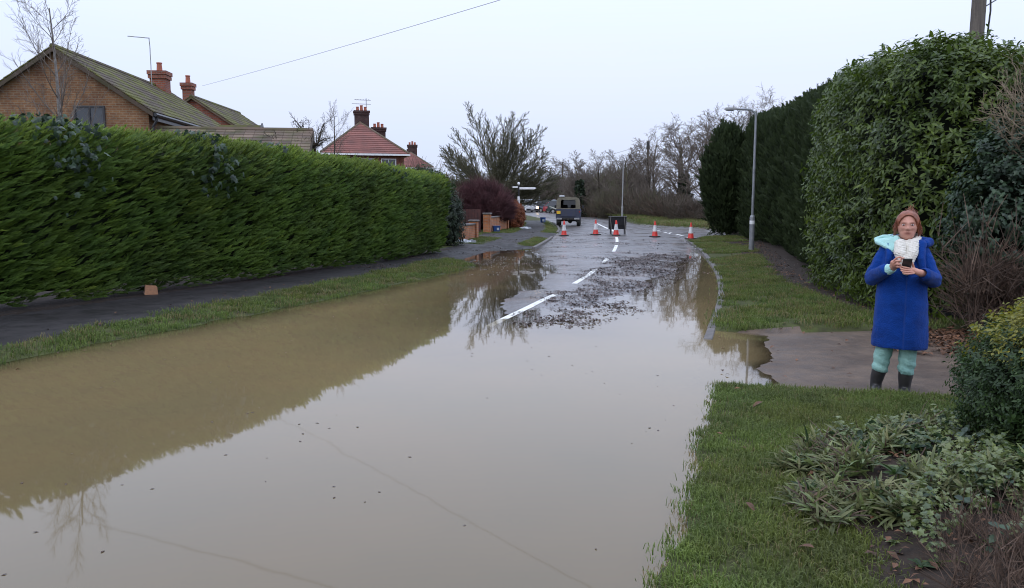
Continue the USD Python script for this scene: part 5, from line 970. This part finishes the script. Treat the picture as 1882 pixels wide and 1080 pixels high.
# ---------------------------------------------------------------- the woman (faces -y in her own space)
mat('skin', (.50, .26, .19), (.46, .225, .165), 25, .5, spec=.4, tone=((.34, .19, .19), (1.18, 1.18, 1.18)))
mat('hair', (.20, .062, .028), (.12, .038, .02), 30, .5, stretch=(1, 1, .3), tone=((.35, .32, .3), (1.6, 1.5, 1.4)))
mat('coat_blue', (.006, .047, .25), (.004, .027, .15), 6, .95, spec=.1, bump=.6, bscale=110, sheen=.06, lo=.3, hi=.7)
mat('mint_lining', (.38, .62, .58), (.30, .53, .50), 14, .9, bump=.5, bscale=90, sheen=.2)
mat('scarf_white', (.70, .67, .60), (.60, .57, .50), 18, .9, bump=.7, bscale=80, sheen=.2)
mat('trousers', (.25, .43, .38), (.17, .32, .29), 8, .85, bump=.4, bscale=45)
mat('boot_rubber', (.010, .011, .013), (.022, .020, .019), 7, .45, bump=.2, bscale=30)
mat('eye_dark', (.03, .018, .014), (.04, .022, .016), 5, .25)
def ball(p, r, n=12): s = m3.Manifold.sphere(r, n); return s.translate(tuple(map(float, p)))
def chain(P, R, n=14):
    out = []
    for i in range(len(P) - 1): out.append(m3.Manifold.batch_hull([ball(P[i], R[i], n), ball(P[i + 1], R[i + 1], n)]))
    return m3.Manifold.batch_boolean(out, m3.OpType.Add)
def ell(c, r, n=28): return m3.Manifold.sphere(1.0, n).scale(tuple(map(float, r))).translate(tuple(map(float, c)))
def loft(rings, n=28):
    """rings: (cx, cy, z, rx, ry): hull slab by slab"""
    out = []; a = np.arange(n) / n * 2 * np.pi
    R = [np.c_[c[0] + c[3] * np.cos(a), c[1] + c[4] * np.sin(a), np.full(n, c[2])] for c in rings]
    for p, q in zip(R, R[1:]): out.append(m3.Manifold.hull_points(np.vstack([p, q])))
    return m3.Manifold.batch_boolean(out, m3.OpType.Add)
def fin(m, edge, it=10, wob=0.0, f=20.0, seed=1):
    m = m.refine_to_length(edge); k = m.to_mesh(); t = trimesh.Trimesh(k.vert_properties[:, :3], k.tri_verts, process=True)
    trimesh.smoothing.filter_taubin(t, .5, .53, it)
    if wob: t.vertices = t.vertices + t.vertex_normals * ((meshkit.fbm(np.array(t.vertices) * f, 3, seed) - .5) * 2 * wob)[:, None]
    return t
add = lambda *m: m3.Manifold.batch_boolean(list(m), m3.OpType.Add)
WX_, WY_ = 3.42, 6.88
wm = thing('person', 'woman in long blue coat, white scarf and dark boots holding a phone on the drive', 'person', (WX_, WY_, Zs(WX_, WY_) + .004), -24)
# joints
SHr, SHl = np.array([-.135, .02, 1.315]), np.array([.135, .02, 1.315]); ELr, ELl = np.array([-.228, .0, 1.075]), np.array([.228, .0, 1.075]); WRr, WRl = np.array([-.095, -.27, 1.165]), np.array([.115, -.275, 1.135])
HIr, HIl = np.array([-.085, 0, .82]), np.array([.085, 0, .82]); KNr, KNl = np.array([-.105, -.02, .45]), np.array([.075, -.03, .45]); ANr, ANl = np.array([-.165, .03, .09]), np.array([.065, .0, .09])
def bighead(V):
    V = np.array(V, float); c0 = HC + [0, 0, -.10]; k = sstep(c0[2] - .02, c0[2] + .03, V[:, 2])[:, None] * .09; return V + (V - c0) * k
# body: torso, neck, head, arms, hands, legs in one surface
HC = np.array([.015, -.02, 1.512])
def hand(W, pts, palm): return [m3.Manifold.batch_hull([ball(p, r, 10) for p, r in palm])] + [chain(P, R, 8) for P, R in pts]
def fing(*P, r0=.0095, r1=.0072): P = [np.array(p, float) for p in P]; return P, np.linspace(r0, r1, len(P))
# right hand (viewer's left) pinches the phone's side; left hand carries it from below
PH = np.array([.005, -.345, 1.215])
rp = [(WRr, .026), (WRr + [.01, -.055, .035], .022), (WRr + [.045, -.045, .03], .020), (WRr + [.0, -.065, .055], .018)]
rf = [fing(WRr + [.0, -.068, .058], [-.065, -.365, 1.262], [-.042, -.372, 1.268], [-.026, -.366, 1.258]), fing(WRr + [.012, -.07, .046], [-.070, -.378, 1.236], [-.046, -.386, 1.236], [-.032, -.376, 1.228]),
      fing(WRr + [.02, -.066, .034], [-.066, -.376, 1.208], [-.045, -.382, 1.207], [-.034, -.372, 1.203]), fing(WRr + [.028, -.06, .024], [-.060, -.366, 1.184], [-.044, -.368, 1.184], [-.035, -.362, 1.184], r0=.0085, r1=.0065),
      fing(WRr + [.03, -.03, .04], [-.05, -.315, 1.225], [-.028, -.318, 1.248], [-.014, -.330, 1.258], r0=.012, r1=.008)]
lp = [(WRl, .026), (WRl + [-.035, -.045, .01], .022), (WRl + [-.06, -.06, .028], .018), (WRl + [-.055, -.035, .03], .018)]
lf_ = [fing(WRl + [-.065, -.055, .03], [.020, -.372, 1.178], [-.012, -.372, 1.184], [-.030, -.362, 1.190]), fing(WRl + [-.062, -.066, .022], [.016, -.384, 1.162], [-.018, -.386, 1.168], [-.036, -.376, 1.176]),
       fing(WRl + [-.055, -.072, .012], [.018, -.392, 1.146], [-.012, -.396, 1.150], [-.030, -.388, 1.158]), fing(WRl + [-.045, -.074, .0], [.024, -.392, 1.130], [.0, -.398, 1.132], [-.016, -.392, 1.138], r0=.0085, r1=.0065),
       fing(WRl + [-.045, -.025, .03], [.058, -.325, 1.200], [.048, -.345, 1.222], [.040, -.360, 1.234], r0=.012, r1=.008)]
body = add(loft([(0, 0, .80, .15, .11), (0, 0, .95, .145, .10), (0, 0, 1.1, .13, .095), (0, 0, 1.3, .15, .09), (0, .01, 1.37, .08, .06)]), chain([[0, .02, 1.34], HC + [0, .03, -.05]], [.06, .052]),
           ell(HC, (.073, .092, .112)), ell(HC + [0, -.022, -.055], (.056, .066, .066)), ell(HC + [0, .02, .03], (.077, .092, .088)),
           chain([SHr, ELr, WRr], [.05, .042, .028]), chain([SHl, ELl, WRl], [.05, .042, .028]), chain([HIr, KNr, ANr + [0, 0, .02]], [.085, .055, .032]), chain([HIl, KNl, ANl + [0, 0, .02]], [.085, .055, .032]),
           *hand(WRr, rf, rp), *hand(WRl, lf_, lp))
b = fin(body, .0075, 3); V = np.array(b.vertices); T = np.full(len(V), .78)
# sculpt the face: brow, sockets, nose, mouth, ears
L = V - HC; front = L[:, 1] < 0; isf = (np.abs(V[:, 2] - HC[2]) < .14)
G = lambda x, z, sx, sz: np.exp(-((L[:, 0] - x) / sx) ** 2 - ((L[:, 2] - z) / sz) ** 2) * front * isf
dy = -.012 * (G(0, .012, .012, .02) + 0) - .024 * G(0, -.022, .012, .017) - .008 * G(.012, -.026, .008, .008) - .008 * G(-.012, -.026, .008, .008) - .005 * (G(.03, .026, .022, .009) + G(-.03, .026, .022, .009))
dy += .013 * (G(.031, .006, .017, .012) + G(-.031, .006, .017, .012)) - .006 * G(0, -.054, .022, .006) - .006 * G(0, -.066, .019, .006) + .004 * G(0, -.060, .02, .003) - .006 * G(0, -.093, .022, .014) - .004 * (G(.04, -.022, .018, .014) + G(-.04, -.022, .018, .014))
V[:, 1] += dy; V = bighead(V); b.vertices = V
T = T - .62 * np.clip(G(0, -.060, .024, .010) * 1.2, 0, 1) - .42 * np.clip(G(.031, .022, .018, .005) + G(-.031, .022, .018, .005), 0, 1) - .34 * (G(.031, .005, .019, .012) + G(-.031, .005, .019, .012)) - .18 * (G(.04, -.028, .02, .018) + G(-.04, -.028, .02, .018)) - .26 * G(0, -.034, .015, .006)  # eye-socket shade painted into the tone, beside lip, brow and cheek colour
part('body', (V, b.faces), 'skin', wm, True, prim={'tone': np.clip(T, 0, 1)})
for s in (-1, 1):
    e = part('eye', (bighead(trimesh.creation.icosphere(2).vertices * [.0105, .008, .0046] + HC + [s * .031, -.0745, .006]), trimesh.creation.icosphere(2).faces), 'sheet_white', wm, True); part('iris', (bighead(trimesh.creation.icosphere(1).vertices * [.0048, .003, .0044] + HC + [s * .031, -.0805, .006]), trimesh.creation.icosphere(1).faces), 'eye_dark', e, True)
    er = fin(ell(HC + [s * .076, .012, -.008], (.010, .020, .030), 16), .006, 2); part('ear', (bighead(er.vertices), er.faces), 'skin', wm, True, prim={'tone': np.full(len(er.vertices), .75)})
# hair: cap swept back with a knot, loose wisps
r2 = np.random.default_rng(77); cap = add(ell(HC + [0, .006, .034], (.085, .108, .086)), ell(HC + [0, .05, -.015], (.078, .07, .08)), ell(HC + [.025, .07, .085], (.040, .042, .036)))
cap = cap - ell(HC + [0, -.125, -.020], (.079, .132, .112)); h = fin(cap, .008, 4, .006, 40, 3); part('hair', (bighead(h.vertices), h.faces), 'hair', wm, True, prim={'tone': np.full(len(h.vertices), .6)})
hs = MB()
for k in range(620):   # strands combed back from the hairline to the knot
    th = r2.uniform(-1.45, 1.45); p0 = HC + [.079 * math.sin(th), -.082 * math.cos(th) + .012, .086 - .085 * abs(math.sin(th)) ** 3]
    pk = HC + np.array([.025, .07, .088]) + r2.normal(0, .014, 3); u = np.linspace(0, 1, 6)[:, None]; m_ = (p0 + pk) / 2; out_ = norm(m_ - (HC + [0, .02, .0])); top = HC + [0, .01, .03] + out_ * np.array([.092, .108, .092]) * r2.uniform(.98, 1.05)
    P = (1 - u) ** 2 * p0 + 2 * u * (1 - u) * (top * 1.22 - m_ * .22) + u ** 2 * pk; hs.tube(P + r2.normal(0, .0015, (6, 3)), np.linspace(.0026, .0018, 6), 3, r2.uniform(0, 1))
for k in range(150):   # loose wisps at the temples and neck
    s = 1 if k % 5 < 3 else -1; o = HC + [s * r2.uniform(.070, .085), r2.uniform(-.03, .06), r2.uniform(-.02, .05)]; d = np.array([s * r2.uniform(.0, .028), r2.uniform(-.02, .02), -r2.uniform(.04, .10)]); u = np.linspace(0, 1, 5)[:, None]
    hs.tube(o + d * u + r2.normal(0, .004, (5, 3)) * u, np.linspace(.0026, .0010, 5), 3, r2.uniform(.2, 1))
for k in range(70): o = HC + [.025, .07, .100] + r2.normal(0, .016, 3); d = norm(r2.normal(0, 1, 3)) * r2.uniform(.02, .05); hs.tube(np.array([o, o + d * .6, o + d + [0, 0, .006]]), [.002, .0018, .001], 3, r2.uniform(.2, 1))
hs.v = [bighead(q) for q in hs.v]; part('hair_wisps', hs, 'hair', wm)
# coat: wide straight cut with full sleeves
coat = add(loft([(0, .01, .455, .224, .170), (0, .01, .48, .228, .174), (0, .005, .62, .220, .166), (0, 0, .85, .207, .155), (0, 0, 1.05, .196, .145), (0, 0, 1.20, .190, .135), (0, .01, 1.30, .182, .118), (0, .02, 1.365, .135, .095), (0, .025, 1.405, .10, .085)], 36),
           chain([SHr + [.0, 0, -.03], ELr + [-.01, .01, -.02], WRr + [-.045, .045, -.022]], [.074, .068, .054], 22), chain([SHl + [.0, 0, -.03], ELl + [.01, .01, -.02], WRl + [.045, .045, -.018]], [.074, .068, .054], 22))
neck = ell((.012, -.10, 1.375), (.088, .12, .115)); coat = coat - neck
coat = coat - chain([WRr + [-.03, .03, -.015], WRr + [.03, -.06, .03]], [.040, .044], 14) - chain([WRl + [.03, .03, -.012], WRl + [-.04, -.06, .02]], [.040, .044], 14)
inner = loft([(0, .01, .38, .202, .148), (0, .01, .60, .195, .142)], 28); coat = coat - inner
c = fin(coat, .011, 8, .007, 13, 4); V = np.array(c.vertices)
fold = (meshkit.fbm(V * [7, 7, 1.5], 3, 6) - .5) * .034 * sstep(1.2, .6, V[:, 2]) + (meshkit.fbm(V * [11, 11, 24], 2, 9) - .5) * .018 * sstep(.16, .22, np.abs(V[:, 0])) * (V[:, 2] > .98); V = V + np.array(c.vertex_normals) * fold[:, None]
fr = (V[:, 1] < -.02) & (V[:, 2] < 1.30) & (np.abs(V[:, 0]) < .2) & (V[:, 1] > -.24)   # front overlap: her left side lies over the right
ov = np.where(fr, sstep(.020, .034, V[:, 0]) * sstep(.24, .1, V[:, 0]), 0); V[:, 1] -= ov * .026 * (V[:, 2] < 1.1); c.vertices = V
part('coat', (V, c.faces), 'coat_blue', wm, True)
# collar / hood: mint inside turned out over her right shoulder, blue over the left
lap = chain([[.155, -.105, 1.12], [.125, -.115, 1.24], [.125, -.055, 1.36]], [.022, .036, .045], 14); lap = add(lap, chain([[-.125, -.10, 1.16], [-.115, -.10, 1.27], [-.115, -.045, 1.35]], [.020, .032, .04], 14))
l = fin(lap, .010, 6, .005, 22, 5); part('lapel', (l.vertices, l.faces), 'coat_blue', wm, True)
hd = add(chain([[.10, .06, 1.385], [.19, .04, 1.375], [.165, -.02, 1.365]], [.045, .042, .035], 16), chain([[.1, .06, 1.385], [0, .11, 1.39], [-.10, .08, 1.39]], [.045, .055, .05], 16)); hh_ = fin(hd, .010, 6, .006, 20, 8); part('hood', (hh_.vertices, hh_.faces), 'coat_blue', wm, True)
ml = m3.Manifold.batch_hull([ball(p, r, 14) for p, r in (([-.08, .06, 1.40], .035), ([-.21, .03, 1.385], .022), ([-.20, -.02, 1.37], .020), ([-.09, -.10, 1.31], .024), ([-.07, -.05, 1.40], .035))]) - m3.Manifold.batch_hull([ball(p, r, 12) for p, r in (([-.13, .02, 1.425], .022), ([-.19, .015, 1.415], .016), ([-.10, -.05, 1.42], .018))])
l = fin(ml, .009, 5, .003, 30, 2); part('hood_lining', (l.vertices, l.faces), 'mint_lining', wm, True)
rm = chain([[-.09, .08, 1.425], [-.17, .055, 1.415], [-.222, .02, 1.395], [-.215, -.025, 1.372], [-.17, -.06, 1.352], [-.10, -.105, 1.315]], [.018, .020, .021, .021, .018, .014], 12); l = fin(rm, .008, 4, .004, 50, 2); part('hood_rim', (l.vertices, l.faces), 'mint_lining', wm, True)
# scarf: two loose turns and two short ends
a = np.linspace(0, 2 * np.pi, 25); ring = np.c_[.012 + .088 * np.sin(a), -.015 - .088 * np.cos(a) * .95, 1.372 + .026 * np.cos(a + math.pi) + .012 * np.sin(a)]
sc = add(chain(list(ring), [.038 + .006 * math.sin(3 * x) for x in a], 14), chain(list(ring * [1.04, 1.02, 1] + [0, .012, .026]), [.027] * 25, 14), chain([[-.035, -.10, 1.36], [-.035, -.150, 1.29], [-.005, -.176, 1.215], [.012, -.182, 1.13]], [.050, .050, .042, .028], 14), chain([[.06, -.09, 1.36], [.055, -.145, 1.29], [.035, -.172, 1.215], [.026, -.178, 1.13]], [.050, .050, .040, .026], 14))
s = fin(sc, .008, 5, .006, 34, 6); V = np.array(s.vertices); V += np.array(s.vertex_normals) * (.0025 * np.sin(V[:, 2] * 330 + V[:, 0] * 90))[:, None]; part('scarf', (V, s.faces), 'scarf_white', wm, True)
# cuffs, trousers, boots
cf = chain([WRr + [-.035, .035, -.018], WRr + [-.004, .005, -.004]], [.050, .040], 16) - chain([WRr + [-.03, .03, -.015], WRr + [.03, -.03, .02]], [.034, .034], 14); l = fin(cf, .007, 3, .003, 60, 2); part('cuff', (l.vertices, l.faces), 'mint_lining', wm, True)
for K, A, s in ((KNr, ANr, -1), (KNl, ANl, 1)):
    H = K + [-.01 * s, .02, .25]; tr_ = loft([(H[0], H[1], .72, .095, .10), (K[0], K[1], .47, .076, .084), ((K[0] * .6 + A[0] * .4), (K[1] * .6 + A[1] * .4), .33, .070, .078), ((K[0] * .45 + A[0] * .55), (K[1] * .45 + A[1] * .55), .25, .067, .074), ((K[0] * .4 + A[0] * .6), (K[1] * .4 + A[1] * .6), .215, .060, .066)], 22)
    l = fin(tr_, .010, 6, .008, 16, 3 + s); V = np.array(l.vertices); V += np.array(l.vertex_normals) * (.004 * np.sin(V[:, 2] * 75 + V[:, 0] * 30) * sstep(.42, .28, V[:, 2]))[:, None]; part('trouser_leg', (V, l.faces), 'trousers', wm, True)
    M_ = K * .42 + A * .58; sh = loft([(M_[0], M_[1], .262, .062, .070), (M_[0] * .6 + A[0] * .4, M_[1] * .6 + A[1] * .4, .19, .060, .066), (A[0], A[1], .11, .05, .058), (A[0], A[1] - .005, .05, .048, .07), (A[0], A[1] - .01, .006, .048, .075)], 22)
    ft = m3.Manifold.batch_hull([ball(A + np.array(p), r, 14) for p, r in (((0, .03, -.05), .036), ((0, .035, -.02), .04), ((-.012 * 1, -.15, -.058), .030), ((.02, -.14, -.06), .026), ((0, -.06, -.03), .038))]) - m3.Manifold.cube((1, 1, .4)).translate((-.5 + float(A[0]), -.5, -.394))
    bt = add(sh, ft); notch = ell((M_[0], M_[1] - .085, .275), (.05, .05, .045)); bt = bt - notch; l = fin(bt, .009, 5, .0025, 25, 5); bo = part('boot', (l.vertices, l.faces), 'boot_rubber', wm, True)
    sole = m3.Manifold.batch_hull([m3.Manifold.cylinder(.016, r, r, 18).translate((float(A[0] + p[0]), float(A[1] + p[1]), .0)) for p, r in (((0, .035), .043), ((0, -.06), .044), ((.0, -.145), .040))]); part('sole', sole, 'rubber', bo)
# the phone lies in her hands: a thing of its own
ph = thing('phone', 'black phone held in both hands by the woman in the blue coat', 'phone', (WX_, WY_, Zs(WX_, WY_) + .004), -24)
Rp = Rot.from_euler('xz', (-48, 6), degrees=True).as_matrix()
part('case', MB().box(PH + [.005, -.012, -.012], (.072, .145, .010), 0, .003, R=Rp), 'black_gloss', ph); part('screen', MB().box(PH + [.005, -.012, -.012] + Rp @ np.array([0, 0, .0058]), (.066, .138, .0016), 0, .0004, R=Rp), 'glass_dark', ph)
